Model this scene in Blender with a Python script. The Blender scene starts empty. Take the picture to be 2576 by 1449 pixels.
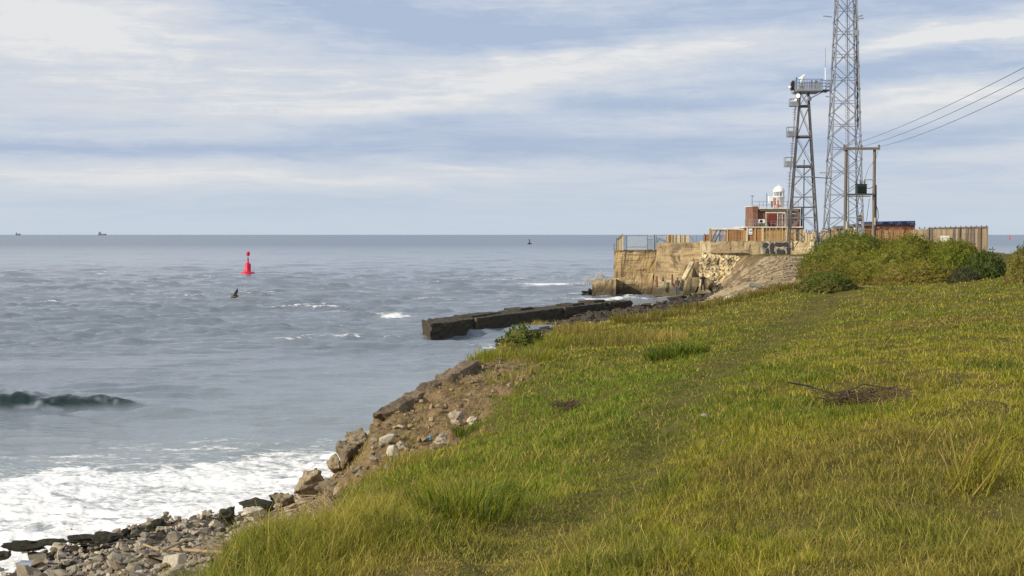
import bpy, bmesh, math, random
import numpy as np
from mathutils import Vector, Matrix
R = random.Random(11)
rng = np.random.default_rng(11)
S = bpy.context.scene
COL = S.collection
ZC, F, PITCH = 6.7, 3110.0, math.atan(134 / 3110)
CP, SP = math.cos(PITCH), math.sin(PITCH)
rad = math.radians


def P(x, y, d):
    """a point seen at photo position x, y (of a 2576 wide print), d metres down the view axis"""
    u, v = (x - 1288) / F, (724.5 - y) / F
    dy, dz = CP + v * SP, -SP + v * CP
    return Vector((u * d / dy, d, ZC + dz * d / dy))


def PX(x, d):
    return (x - 1288) / F * d


def PZ(y, d):
    return P(1288, y, d).z


# ------------------------------------------------------------------ numpy noise
_perm = rng.permutation(512)
_grad = rng.normal(size=(512, 2))
_grad /= np.linalg.norm(_grad, axis=1)[:, None]


def noise2(x, y):
    xi, yi = np.floor(x).astype(int), np.floor(y).astype(int)
    xf, yf = x - xi, y - yi
    u, v = xf ** 3 * (xf * (xf * 6 - 15) + 10), yf ** 3 * (yf * (yf * 6 - 15) + 10)

    def g(ix, iy, dx, dy):
        h = _grad[_perm[(ix + _perm[iy & 511]) & 511]]
        return h[..., 0] * dx + h[..., 1] * dy
    a = g(xi, yi, xf, yf) * (1 - u) + g(xi + 1, yi, xf - 1, yf) * u
    b = g(xi, yi + 1, xf, yf - 1) * (1 - u) + g(xi + 1, yi + 1, xf - 1, yf - 1) * u
    return (a * (1 - v) + b * v) * 1.5


def fbm(x, y, o=4, gain=.5):
    s, a = 0, 1
    for k in range(o):
        s = s + a * noise2(x * 2 ** k + 17.3 * k, y * 2 ** k - 9.1 * k)
        a *= gain
    return s


def sstep(a, b, x):
    t = np.clip((x - a) / (b - a), 0, 1)
    return t * t * (3 - 2 * t)


# ------------------------------------------------------------------ materials
class NT:
    def __init__(s, tree):
        s.t = tree
        s.n = tree.nodes

    def node(s, kind, **kw):
        n = s.n.new(kind)
        for k, v in kw.items():
            setattr(n, k, v)
        return n

    def link(s, a, b):
        s.t.links.new(a, b)

    def put(s, sock, v):
        if hasattr(v, 'is_linked') or isinstance(v, bpy.types.NodeSocket):
            s.t.links.new(v, sock)
        else:
            sock.default_value = v

    def m(s, op, a, b=0.0, c=0.0, clamp=False):
        n = s.node('ShaderNodeMath', operation=op, use_clamp=clamp)
        for i, v in enumerate((a, b, c)):
            s.put(n.inputs[i], v)
        return n.outputs[0]

    def vm(s, op, a, b=(0, 0, 0)):
        n = s.node('ShaderNodeVectorMath', operation=op)
        s.put(n.inputs[0], a)
        s.put(n.inputs[1], b)
        return n.outputs[0]

    def mix(s, f, a, b, blend='MIX'):
        n = s.node('ShaderNodeMix', data_type='RGBA', blend_type=blend, clamp_factor=True)
        s.put(n.inputs[0], f)
        s.put(n.inputs[6], a if not isinstance(a, tuple) else (*a[:3], 1))
        s.put(n.inputs[7], b if not isinstance(b, tuple) else (*b[:3], 1))
        return n.outputs[2]

    def noise(s, vec, scale, detail=4, rough=.55, dist=0.0):
        n = s.node('ShaderNodeTexNoise')
        if vec is not None:
            s.link(vec, n.inputs['Vector'])
        n.inputs['Scale'].default_value = scale
        n.inputs['Detail'].default_value = detail
        n.inputs['Roughness'].default_value = rough
        n.inputs['Distortion'].default_value = dist
        return n.outputs[0]

    def ss(s, x, a, b):
        n = s.node('ShaderNodeMapRange', interpolation_type='SMOOTHSTEP')
        s.put(n.inputs[0], x)
        s.put(n.inputs[1], a)
        s.put(n.inputs[2], b)
        return n.outputs[0]

    def attr(s, name, out='Fac'):
        n = s.node('ShaderNodeAttribute', attribute_name=name)
        return n.outputs[out]

    def scale(s, vec, sx, sy, sz):
        return s.vm('MULTIPLY', vec, (sx, sy, sz))

    def bump(s, h, strength, dist):
        n = s.node('ShaderNodeBump')
        s.link(h, n.inputs['Height'])
        n.inputs['Strength'].default_value = strength
        n.inputs['Distance'].default_value = dist
        return n.outputs[0]


def new_mat(name):
    m = bpy.data.materials.new(name)
    m.use_nodes = True
    t = NT(m.node_tree)
    b = t.n['Principled BSDF']
    return m, t, b


def mat(name, col, rough=.8, var=.25, scale=3.0, bump=0.0, bscale=None, metal=0.0, tint=.5, stain=None, stain_amt=.5, stretch=(1, 1, 1), spec=.3):
    """weathered surface: base colour broken up by noise, by stains of their own colour and by a value per board or block"""
    m, t, b = new_mat(name)
    co = t.node('ShaderNodeTexCoord').outputs['Object']
    v = t.scale(co, *stretch)
    n1 = t.noise(v, scale, 5, .6)
    n2 = t.noise(v, scale * .23, 3, .5)
    k = t.m('ADD', t.m('MULTIPLY', t.m('SUBTRACT', n1, .5), 2 * var), t.m('MULTIPLY', t.m('SUBTRACT', n2, .5), 2 * var))
    k = t.m('ADD', k, t.m('MULTIPLY', t.m('SUBTRACT', t.attr('tint'), .5), tint * 2))
    k = t.m('MAXIMUM', t.m('ADD', k, 1.0), .15)
    c = (*col, 1)
    if stain:
        n3 = t.noise(v, scale * .5, 5, .65, .6)
        c = t.mix(t.m('MULTIPLY', t.ss(n3, .47, .62), stain_amt), col, stain)
    c = t.mix(1.0, c, t.node('ShaderNodeCombineColor').outputs[0], 'MULTIPLY') if False else c
    mul = t.vm('SCALE', c if not isinstance(c, tuple) else (col[0], col[1], col[2]))
    sn = mul.node
    t.put(sn.inputs['Scale'], k)
    t.link(mul, b.inputs['Base Color'])
    b.inputs['Roughness'].default_value = rough
    b.inputs['Metallic'].default_value = metal
    b.inputs['Specular IOR Level'].default_value = spec
    if bump:
        h = t.noise(v, bscale or scale * 2.5, 5, .65)
        t.link(t.bump(h, 1.0, bump), b.inputs['Normal'])
    return m


# ------------------------------------------------------------------ mesh builder
ORG = {}


class MB:
    def __init__(s):
        s.v, s.f, s.t, s.sm = [], [], [], []
        s.tint = .5

    def add(s, vs, fs, smooth=False):
        o = len(s.v)
        s.v.extend(tuple(v) for v in vs)
        for f in fs:
            s.f.append([i + o for i in f])
            s.t.append(s.tint)
            s.sm.append(smooth)
        return s

    def hexa(s, b, tp):
        return s.add(list(b) + list(tp), [(3, 2, 1, 0), (4, 5, 6, 7), (0, 1, 5, 4), (1, 2, 6, 5), (2, 3, 7, 6), (3, 0, 4, 7)])

    def box(s, c, d, rz=0.0, M=None):
        hx, hy, hz = d[0] / 2, d[1] / 2, d[2] / 2
        pts = [Vector((x * hx, y * hy, z * hz)) for z in (-1, 1) for x, y in ((-1, -1), (1, -1), (1, 1), (-1, 1))]
        M = M or Matrix.Rotation(rz, 3, 'Z')
        c = Vector(c)
        pts = [M @ p + c for p in pts]
        return s.hexa(pts[:4], pts[4:])

    def bar(s, p, q, w, h=None, up=(0, 0, 1)):
        p, q = Vector(p), Vector(q)
        h = h or w
        d = (q - p)
        L = d.length
        if L < 1e-6:
            return s
        d /= L
        u = Vector(up)
        if abs(d.dot(u)) > .98:
            u = Vector((0, 1, 0))
        x = d.cross(u).normalized()
        y = x.cross(d)
        a, b = x * w / 2, y * h / 2
        return s.hexa([p - a - b, p + a - b, p + a + b, p - a + b], [q - a - b, q + a - b, q + a + b, q - a + b])

    def tube(s, p, q, r0, r1=None, n=8, caps=True):
        return s.path([p, q], [r0, r0 if r1 is None else r1], n, caps)

    def path(s, pts, rr, n=8, caps=True):
        pts = [Vector(p) for p in pts]
        if not hasattr(rr, '__len__'):
            rr = [rr] * len(pts)
        vs, fs = [], []
        for i, p in enumerate(pts):
            d = (pts[min(i + 1, len(pts) - 1)] - pts[max(i - 1, 0)]).normalized()
            u = Vector((0, 0, 1)) if abs(d.z) < .9 else Vector((0, 1, 0))
            x = d.cross(u).normalized()
            y = x.cross(d)
            for k in range(n):
                a = 2 * math.pi * k / n
                vs.append(p + (x * math.cos(a) + y * math.sin(a)) * rr[i])
        for i in range(len(pts) - 1):
            for k in range(n):
                k2 = (k + 1) % n
                fs.append((i * n + k, i * n + k2, (i + 1) * n + k2, (i + 1) * n + k))
        s.add(vs, fs, n > 5)
        if caps:
            L = len(pts) - 1
            s.add(vs[:n], [tuple(range(n))[::-1]])
            s.add(vs[L * n:], [tuple(range(n))])
        return s

    def lathe(s, prof, c=(0, 0, 0), n=24, smooth=True):
        c = Vector(c)
        vs, fs = [], []
        for r, z in prof:
            for k in range(n):
                a = 2 * math.pi * k / n
                vs.append(c + Vector((r * math.cos(a), r * math.sin(a), z)))
        for i in range(len(prof) - 1):
            for k in range(n):
                k2 = (k + 1) % n
                fs.append((i * n + k, i * n + k2, (i + 1) * n + k2, (i + 1) * n + k))
        s.add(vs, fs, smooth)
        return s

    def ball(s, c, r, n=12, m=8):
        r = r if hasattr(r, '__len__') else (r, r, r)
        c = Vector(c)
        vs, fs = [], []
        for i in range(m + 1):
            th = math.pi * i / m
            for k in range(n):
                a = 2 * math.pi * k / n
                vs.append(c + Vector((r[0] * math.sin(th) * math.cos(a), r[1] * math.sin(th) * math.sin(a), r[2] * math.cos(th))))
        for i in range(m):
            for k in range(n):
                k2 = (k + 1) % n
                fs.append((i * n + k, (i + 1) * n + k, (i + 1) * n + k2, i * n + k2))
        return s.add(vs, fs, True)

    def prism(s, poly, z0, z1):
        """vertical prism over a plan polygon; z0, z1 numbers or lists"""
        n = len(poly)
        za = z0 if hasattr(z0, '__len__') else [z0] * n
        zb = z1 if hasattr(z1, '__len__') else [z1] * n
        vs = [(p[0], p[1], za[i]) for i, p in enumerate(poly)] + [(p[0], p[1], zb[i]) for i, p in enumerate(poly)]
        fs = [tuple(range(n))[::-1], tuple(range(n, 2 * n))] + [(i, (i + 1) % n, n + (i + 1) % n, n + i) for i in range(n)]
        return s.add(vs, fs)

    def extrude(s, poly, vec):
        """a 3-D polygon swept by vec"""
        n = len(poly)
        vec = Vector(vec)
        vs = [Vector(p) for p in poly] + [Vector(p) + vec for p in poly]
        fs = [tuple(range(n))[::-1], tuple(range(n, 2 * n))] + [(i, (i + 1) % n, n + (i + 1) % n, n + i) for i in range(n)]
        return s.add(vs, fs)

    def build(s, name, m, parent=None, org=None, bevel=0.0, fix=True):
        if org is None:
            org = ORG.get(parent.name, Vector((0, 0, 0))) if parent else Vector((0, 0, 0))
        org = Vector(org)
        me = bpy.data.meshes.new(name)
        me.from_pydata([Vector(v) - org for v in s.v], [], s.f)
        a = me.attributes.new('tint', 'FLOAT', 'FACE')
        a.data.foreach_set('value', s.t)
        me.polygons.foreach_set('use_smooth', s.sm)
        if fix:
            bm = bmesh.new()
            bm.from_mesh(me)
            bmesh.ops.recalc_face_normals(bm, faces=bm.faces)
            bm.to_mesh(me)
            bm.free()
        if m:
            me.materials.append(m)
        o = bpy.data.objects.new(name, me)
        COL.objects.link(o)
        if parent:
            o.parent = parent
        else:
            o.location = org
        ORG[o.name] = org
        if bevel:
            b = o.modifiers.new('edge', 'BEVEL')
            b.width = bevel
            b.segments = 1
            b.limit_method = 'ANGLE'
        return o


def tag(o, label=None, cat=None, group=None, kind=None):
    for k, v in (('label', label), ('category', cat), ('group', group), ('kind', kind)):
        if v:
            o[k] = v
    return o


def thing(name, loc, label, cat, group=None):
    o = bpy.data.objects.new(name, None)
    COL.objects.link(o)
    o.location = loc
    o.empty_display_size = .2
    ORG[o.name] = Vector(loc)
    return tag(o, label, cat, group)


def np_mesh(name, co, loops, starts, totals, m, attrs=(), smooth=True):
    me = bpy.data.meshes.new(name)
    me.vertices.add(len(co))
    me.vertices.foreach_set('co', np.ascontiguousarray(co, np.float32).ravel())
    me.loops.add(len(loops))
    me.loops.foreach_set('vertex_index', np.ascontiguousarray(loops, np.int32))
    me.polygons.add(len(starts))
    me.polygons.foreach_set('loop_start', np.ascontiguousarray(starts, np.int32))
    me.polygons.foreach_set('loop_total', np.ascontiguousarray(totals, np.int32))
    me.polygons.foreach_set('use_smooth', np.full(len(starts), smooth))
    me.update(calc_edges=True)
    for an, dom, ty, val in attrs:
        a = me.attributes.new(an, ty, dom)
        a.data.foreach_set('color' if ty == 'FLOAT_COLOR' else 'value', np.ascontiguousarray(val, np.float32).ravel())
    if m:
        me.materials.append(m)
    o = bpy.data.objects.new(name, me)
    COL.objects.link(o)
    return o


def grid_mesh(name, X, Y, Z, m, attrs=()):
    r, c = X.shape
    co = np.stack([X, Y, Z], -1).reshape(-1, 3)
    i = np.arange(r * c).reshape(r, c)
    q = np.stack([i[:-1, :-1], i[:-1, 1:], i[1:, 1:], i[1:, :-1]], -1).reshape(-1, 4)
    n = len(q)
    return np_mesh(name, co, q.ravel(), np.arange(n) * 4, np.full(n, 4), m, attrs)


# ------------------------------------------------------------------ camera, sun, sky
cam = bpy.data.cameras.new('camera')
cam.lens, cam.sensor_width = 36 * F / 2576, 36
cam.clip_start, cam.clip_end = .1, 200000
co = bpy.data.objects.new('camera', cam)
COL.objects.link(co)
co.location = (0, 0, ZC)
co.rotation_euler = (math.pi / 2 - PITCH, 0, 0)
S.camera = co
S.view_settings.view_transform = 'Standard'
S.view_settings.look = 'None'
S.view_settings.exposure = 0
S.view_settings.gamma = 1

SUN_EL, SUN_AZ = 24.0, -118.0          # azimuth from +Y, clockwise: behind the left shoulder
sd = Vector((math.sin(rad(SUN_AZ)) * math.cos(rad(SUN_EL)), math.cos(rad(SUN_AZ)) * math.cos(rad(SUN_EL)), math.sin(rad(SUN_EL))))
sl = bpy.data.lights.new('sun', 'SUN')
sl.energy, sl.angle, sl.color = 5.0, rad(1.0), (1, .87, .66)
so = bpy.data.objects.new('sun', sl)
COL.objects.link(so)
so.rotation_euler = (-sd).to_track_quat('-Z', 'Y').to_euler()

W = bpy.data.worlds.new('World')
S.world = W
W.use_nodes = True
t = NT(W.node_tree)
for n in list(t.n):
    t.n.remove(n)
sky = t.node('ShaderNodeTexSky', sky_type='NISHITA', sun_disc=False, sun_elevation=rad(SUN_EL), sun_rotation=rad(SUN_AZ))
sky.dust_density = 1.5
dirv = t.node('ShaderNodeTexCoord').outputs['Generated']
sx = t.node('ShaderNodeSeparateXYZ')
t.link(dirv, sx.inputs[0])
dx, dy, dz = sx.outputs
az = t.m('MULTIPLY', t.m('ARCTAN2', dx, dy), 57.2958)
el = t.m('MULTIPLY', t.m('ARCSINE', dz), 57.2958)
cmb = t.node('ShaderNodeCombineXYZ')
t.link(az, cmb.inputs[0])
t.link(el, cmb.inputs[1])
ae = cmb.outputs[0]
# warp the streak coordinates so that their edges feather and wander
wn = t.node('ShaderNodeTexNoise')
t.link(t.scale(ae, .06, .30, 1), wn.inputs['Vector'])
wn.inputs['Scale'].default_value = 1.6
wn.inputs['Detail'].default_value = 6
wn.inputs['Roughness'].default_value = .6
wv = t.vm('MULTIPLY', t.vm('SUBTRACT', wn.outputs['Color'], (.5, .5, .5)), (9, 2.2, 0))
sw = t.node('ShaderNodeSeparateXYZ')
t.link(t.vm('ADD', ae, wv), sw.inputs[0])
wa, we = sw.outputs[0], sw.outputs[1]
# cloud bars: photo x, y, half length, half thickness (px), rise, brightness
BARS = [
    (60, 90, 420, 110, .0, .36), (420, 170, 620, 110, .10, .26), (250, 90, 120, 40, .1, .22), (900, 40, 420, 55, .16, -.52),
    (1250, 110, 420, 45, .06, -.42), (1900, 60, 700, 70, -.02, -.36), (2400, 30, 400, 60, 0, -.25),
    (1500, 168, 520, 42, -.14, .50), (1780, 118, 340, 30, -.10, .30), (2450, 100, 330, 26, -.16, .55), (2330, 128, 260, 22, -.05, .42), (2200, 190, 330, 34, -.04, -.55),
    (1500, 232, 380, 22, -.03, -.10), (1750, 262, 420, 26, .02, -.50), (1150, 262, 480, 34, -.10, .36), (1050, 232, 300, 10, -.08, .18), (2250, 270, 460, 30, -.05, .58),
    (300, 300, 600, 50, -.05, .12), (1000, 330, 700, 40, -.02, -.32), (2330, 345, 420, 30, -.06, -.34), (420, 392, 560, 24, -.03, -.40), (1500, 372, 520, 32, .0, -.42),
    (260, 462, 330, 34, -.05, .42), (800, 462, 420, 22, .0, .34), (1150, 420, 160, 8, .0, .34), (1250, 445, 300, 16, -.02, .26),
    (100, 395, 260, 22, -.12, -.22), (900, 520, 800, 20, 0, -.22), (2000, 440, 600, 30, -.02, -.10), (700, 555, 900, 14, 0, -.05),
]
acc = None
for x, y, L, T, sl_, amp in BARS:
    a0, e0 = (x - 1288) / 54.3, (590 - y) / 54.3
    da = t.m('SUBTRACT', wa, a0)
    de = t.m('ADD', t.m('SUBTRACT', we, e0), t.m('MULTIPLY', da, sl_))
    g = t.m('ADD', t.m('POWER', t.m('ABSOLUTE', t.m('DIVIDE', da, L / 54.3)), 2.0), t.m('POWER', t.m('ABSOLUTE', t.m('DIVIDE', de, T / 54.3)), 2.0))
    g = t.m('MULTIPLY', t.m('EXPONENT', t.m('MULTIPLY', g, -1.0)), amp)
    acc = g if acc is None else t.m('ADD', acc, g)
fine = t.noise(t.scale(ae, .035, .62, 1), 1.5, 9, .62, .8)
wisp = t.noise(t.scale(ae, .11, .95, 1), 1.5, 10, .70, 1.2)
puff = t.noise(t.scale(ae, .30, 1.1, 1), 1.2, 10, .68, .6)
lev = t.m('ADD', acc, .49)
lev = t.m('ADD', lev, t.m('MULTIPLY', t.m('SUBTRACT', fine, .5), .75))
lev = t.m('ADD', lev, t.m('MULTIPLY', t.m('SUBTRACT', wisp, .5), .85))
lev = t.m('ADD', lev, t.m('MULTIPLY', t.m('MULTIPLY', t.m('SUBTRACT', puff, .5), .85), t.ss(el, 2.5, 8)))
# overhead and behind: the same deck, evenly bright
lev = t.m('ADD', t.m('MULTIPLY', lev, t.m('SUBTRACT', 1, t.ss(el, 12, 30))), t.m('MULTIPLY', t.ss(el, 12, 30), t.m('ADD', t.m('MULTIPLY', fine, .9), .25)))
cr = t.node('ShaderNodeValToRGB')
t.link(lev, cr.inputs[0])
e = cr.color_ramp.elements
e[0].position, e[0].color = 0.0, (.425, .515, .68, 1)
e[1].position, e[1].color = 1.0, (.81, .81, .815, 1)
for p_, c_ in ((.28, (.515, .59, .73, 1)), (.52, (.605, .66, .755, 1)), (.74, (.675, .705, .765, 1))):
    q = e.new(p_)
    q.color = c_
hz = t.ss(el, 3.6, .0)
cloud = t.mix(t.m('MULTIPLY', hz, .85), cr.outputs[0], (.575, .665, .76))
bg1 = t.node('ShaderNodeBackground')
t.link(sky.outputs[0], bg1.inputs[0])
bg1.inputs[1].default_value = .07
bg2 = t.node('ShaderNodeBackground')
t.link(cloud, bg2.inputs[0])
bg2.inputs[1].default_value = 1.05
ms = t.node('ShaderNodeMixShader')
ms.inputs[0].default_value = .90
t.link(bg1.outputs[0], ms.inputs[1])
t.link(bg2.outputs[0], ms.inputs[2])
wo = t.node('ShaderNodeOutputWorld')
t.link(ms.outputs[0], wo.inputs[0])
# ------------------------------------------------------------------ land
# coast: x, y, crest height, bluff width, foot height, beach width
COAST = np.array([
    (-2.2, -40, 5.4, 5, .8, 9), (-1.75, 0, 5.1, 5, .8, 9), (-1.80, 6, 4.76, 5, .8, 9), (-1.92, 10, 4.12, 5, .8, 9), (-2.0, 15, 3.43, 3.6, 1.0, 13), (-2.1, 19, 2.92, 3.0, .96, 14),
    (-2.55, 23, 2.70, 2.5, .76, 14), (-2.9, 26, 2.85, 2.2, .56, 12), (-2.2, 29, 3.02, 2.2, .35, 6), (-1.36, 33, 3.14, 2, .3, 3), (-.5, 37, 3.35, 2, .2, 2), (.15, 40, 3.2, 2, .2, 2),
    (2.5, 48, 3.15, 2.5, .2, 2), (5.6, 56, 3.0, 3, .3, 2), (8.2, 62, 2.9, 3, .3, 3), (10.9, 66, 3.0, 4, .8, 6), (13.1, 70, 3.2, 6, .9, 14), (17, 80, 3.6, 7, .95, 22),
    (21.3, 95, 4.3, 7, .95, 22), (24.5, 110, 4.6, 6.2, .95, 15), (25.8, 122, 4.5, 5.2, .9, 6), (24, 131, 4.7, 3, .9, 2), (25, 150, 5.2, 3, -1, 2), (32, 172, 5.2, 3, -1, 2), (46, 166, 5.2, 3, -1, 2),
    (46.5, 140, 5.1, 4, -1, 3), (47.5, 118, 4.9, 4, -1, 3), (52, 98, 4.7, 4, -1, 3), (75, 84, 4.8, 5, -1, 4), (140, 75, 4.9, 5, -1, 4), (200, 40, 5, 5, -1, 4), (200, -40, 5, 5, -1, 4)], float)
INNER = np.array([
    (0, -30, 5.4), (10, -30, 5.5), (0, 0, 5.1), (2, 6, 5.03), (10, 6, 5.1), (-.4, 10, 4.4), (1, 10, 4.85), (-.9, 12, 3.9), (5, 15, 4.75), (.6, 17, 3.95), (1.6, 14, 4.5), (2.8, 19, 4.45), (-.24, 20, 3.36), (-.3, 24, 3.34),
    (1.4, 33, 3.4), (8, 30, 4.1), (8, 35, 3.85), (15, 30, 4.55), (12, 20, 4.8), (8, 45, 3.45), (5, 40, 3.4), (20, 45, 4.6), (14, 60, 3.95), (10, 55, 3.4), (20, 60, 4.3), (30, 50, 4.8), (40, 50, 4.9), (22, 75, 4.3),
    (28, 80, 4.55), (35, 100, 4.75), (42, 120, 4.95), (40, 140, 5.2), (47, 90, 4.75), (70, 60, 4.9), (100, 0, 5.2), (120, 60, 5), (60, 20, 5)], float)


def tps_fit(pts, z, lam=.02):
    n = len(pts)
    d = np.linalg.norm(pts[:, None] - pts[None], axis=-1)
    K = np.where(d > 0, d * d * np.log(d + 1e-12), 0) + lam * np.eye(n)
    Pm = np.hstack([np.ones((n, 1)), pts])
    A = np.block([[K, Pm], [Pm.T, np.zeros((3, 3))]])
    return np.linalg.solve(A, np.concatenate([z, np.zeros(3)]))


_pp = np.vstack([COAST[:, :3], INNER])
_tw = tps_fit(_pp[:, :2] / 10, _pp[:, 2])


def tps(x, y):
    o = np.full(x.shape, _tw[-3]) + _tw[-2] * x / 10 + _tw[-1] * y / 10
    for i, p in enumerate(_pp):
        d2 = ((x - p[0]) ** 2 + (y - p[1]) ** 2) / 100
        o += _tw[i] * .5 * d2 * np.log(d2 + 1e-12)
    return o


def coast_info(x, y):
    """signed distance (+ inside), arc position and the coast's own figures at the nearest point"""
    best = np.full(x.shape, 1e9)
    arc = np.zeros(x.shape)
    info = np.zeros(x.shape + (4,))
    inside = np.zeros(x.shape, bool)
    s0 = 0.0
    n = len(COAST)
    for i in range(n):
        a, b = COAST[i], COAST[(i + 1) % n]
        ex, ey = b[0] - a[0], b[1] - a[1]
        L2 = ex * ex + ey * ey
        tt = np.clip(((x - a[0]) * ex + (y - a[1]) * ey) / L2, 0, 1)
        d = np.hypot(x - a[0] - tt * ex, y - a[1] - tt * ey)
        w = d < best
        best = np.where(w, d, best)
        arc = np.where(w, s0 + tt * L2 ** .5, arc)
        for k in range(4):
            info[..., k] = np.where(w, a[2 + k] + tt * (b[2 + k] - a[2 + k]), info[..., k])
        s0 += L2 ** .5
        c = (a[1] > y) != (b[1] > y)
        xi = ex * (y - a[1]) / (ey if abs(ey) > 1e-9 else 1e-9) + a[0]
        inside ^= c & (x < xi)
    return np.where(inside, best, -best), arc, info


PATH = np.array([(-1.2, 4.0), (-.76, 6.1), (-.1, 7.3), (.9, 9.5), (1.24, 12), (1.75, 15), (2.8, 19), (5.4, 28), (9, 40), (13, 52), (17, 62), (21.5, 69)])


def path_dist(x, y):
    best = np.full(x.shape, 1e9)
    for a, b in zip(PATH[:-1], PATH[1:]):
        e = b - a
        tt = np.clip(((x - a[0]) * e[0] + (y - a[1]) * e[1]) / (e @ e), 0, 1)
        best = np.minimum(best, np.hypot(x - a[0] - tt * e[0], y - a[1] - tt * e[1]))
    return best


BARE = np.array([(-2.6, 19.8), (-1.5, 20.2), (-.75, 21.2), (-.2, 24), (.35, 28), (.8, 31.5), (.5, 33.4), (-.8, 34.2), (-1.6, 33), (-2.4, 29), (-3.2, 26), (-3.0, 22)])


def poly_in(x, y, poly):
    ins = np.zeros(x.shape, bool)
    for a, b in zip(poly, np.roll(poly, -1, 0)):
        c = (a[1] > y) != (b[1] > y)
        ins ^= c & (x < (b[0] - a[0]) * (y - a[1]) / ((b[1] - a[1]) or 1e-9) + a[0])
    return ins


def poly_sd(x, y, poly):
    best = np.full(x.shape, 1e9)
    for a, b in zip(poly, np.roll(poly, -1, 0)):
        e = b - a
        tt = np.clip(((x - a[0]) * e[0] + (y - a[1]) * e[1]) / (e @ e), 0, 1)
        best = np.minimum(best, np.hypot(x - a[0] - tt * e[0], y - a[1] - tt * e[1]))
    return np.where(poly_in(x, y, poly), best, -best)


def land(x, y):
    """height and surface zones of the ground"""
    wx = x + .35 * fbm(x * .45, y * .45, 3)
    wy = y + .35 * fbm(x * .45 + 40, y * .45, 3)
    d, arc, inf = coast_info(wx, wy)
    zc, w, zf, wb = inf[..., 0], inf[..., 1], inf[..., 2], inf[..., 3]
    zi = tps(x, y)
    far = sstep(55, 80, y)
    pd = path_dist(x, y)
    pw = .26 + .016 * np.maximum(y, 0)
    und = .12 * fbm(x * .35, y * .35, 4) + .06 * fbm(x * 1.3 + 5, y * 1.3, 3)
    trough = np.exp(-(pd / pw) ** 2)
    zi = zi + und - .065 * trough
    # bank of long grass left of the track, and the hollow under it
    zi = zi + .05 * np.exp(-(((x + .75) / .55) ** 2 + ((y - 9.6) / 2.6) ** 2))
    o = np.maximum(-d, 0)
    pb = np.clip(o / w, 0, 1)
    prof = pb ** .85 * (1 - far) + far * pb ** 1.15
    rill = (fbm(arc * .8, o * .10, 4) * .22 + .75 * far * (np.abs(noise2(arc * .55 + .9 * fbm(x * .2, y * .2, 2), o * .06)) - .25))  * np.sin(np.pi * np.clip(pb, 0, 1)) * (.4 + .6 * far)
    zo = zc + (zf - zc) * prof + rill
    bt = np.clip((o - w) / wb, 0, 1)
    zo = np.where(o > w, zf + (-1.6 - zf) * bt ** 1.3, zo)
    zo = np.where(o > w + wb, -1.6 - .05 * np.minimum(o - w - wb, 40), zo)
    rough = .16 * (1 - .30 * far) * fbm(x * .9, y * .9, 4, .6) * sstep(0, 1.5, o) + .10 * fbm(x * 3, y * 3, 3) * sstep(0, 1.0, o) * (1 - far) + .13 * far * fbm(x * 1.9, y * 1.1, 4, .6) * sstep(0, 1.5, o)
    k = sstep(-.8, .8, d)
    # crest height from the inner surface on both sides so the edge stays continuous
    z = np.where(d > 0, zi, zo + rough + (tps(x, y) - zc) * np.exp(-o / 1.2) * (o < w))
    bsd = poly_sd(x + .5 * fbm(x * .8, y * .8 + 9, 3), y + .9 * fbm(x * .8 + 7, y * .8, 3), BARE)
    bare = sstep(-.25, .3, bsd)
    z = z + bare * (.15 * fbm(x * 1.5, y * 1.5, 5, .66) + .10 * np.abs(noise2(x * 3.3, y * 2.6)) - .08)
    bare_all = np.maximum(bare, sstep(.15, -.5, d - 2.3 * sstep(66, 76, y) * sstep(128, 118, y) + (.35 + 1.0 * far) * fbm(x * 1.1, y * 1.1, 3)))
    return z, d, bare_all, far, pd / pw, arc, o, w


def zland(x, y):
    return float(land(np.array([[float(x)]]), np.array([[float(y)]]))[0][0, 0])


def on_land(px, py, d0=3.0, d1=140.0, n=900):
    """where the sight line through a photo position first meets the ground"""
    ds = np.geomspace(d0, d1, n)
    u, v = (px - 1288) / F, (724.5 - py) / F
    yy, zz = CP + v * SP, -SP + v * CP
    X, Yv, Z = u / yy * ds, ds, ZC + zz / yy * ds
    zl = land(X[None], Yv[None])[0][0]
    hit = np.argmax(Z < zl)
    return Vector((X[hit], Yv[hit], zl[hit]))


rows = np.geomspace(1.2 + 8, 215 + 8, 560) - 8
tt = np.linspace(-.82, 1.05, 620)
GY = np.repeat(rows[:, None], len(tt), 1)
GX = (GY + 8) * tt[None]
GZ, GD, GB, GFar, GP, GA, GO, GW = land(GX, GY)
GZ = np.where(GZ < -3, -3, GZ)
beach = sstep(.55, .95, GO / GW) * (1 - GFar)
shelf = sstep(1.55, .95, GZ + .25 * fbm(GX * .5, GY * .5, 3)) * GFar * (GD < 0)
wet = sstep(.75, .25, GZ + .2 * fbm(GX, GY, 3)) * (GD < 0)
GB = np.maximum(GB, .95 * np.exp(-(((GX - 18.6) / 2.0) ** 2 + ((GY - 63.5) / 1.5) ** 2) ** 2))
GB = np.maximum(GB, .9 * np.exp(-(((GX + .62) / .30) ** 2 + ((GY - 6.5) / .42) ** 2) ** 2))
sand = GB * np.maximum(GFar, sstep(55, 58, GY))
bed = np.clip(.5 + 1.1 * fbm(GA * .55 + .5 * fbm(GX * .3, GY * .2, 2), GO * .07, 3) + .5 * fbm(GA * 1.7, GO * .2, 3), 0, 1)
zone = np.stack([GB, sand, np.maximum(beach, 0), np.maximum(shelf, wet)], -1)

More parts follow.
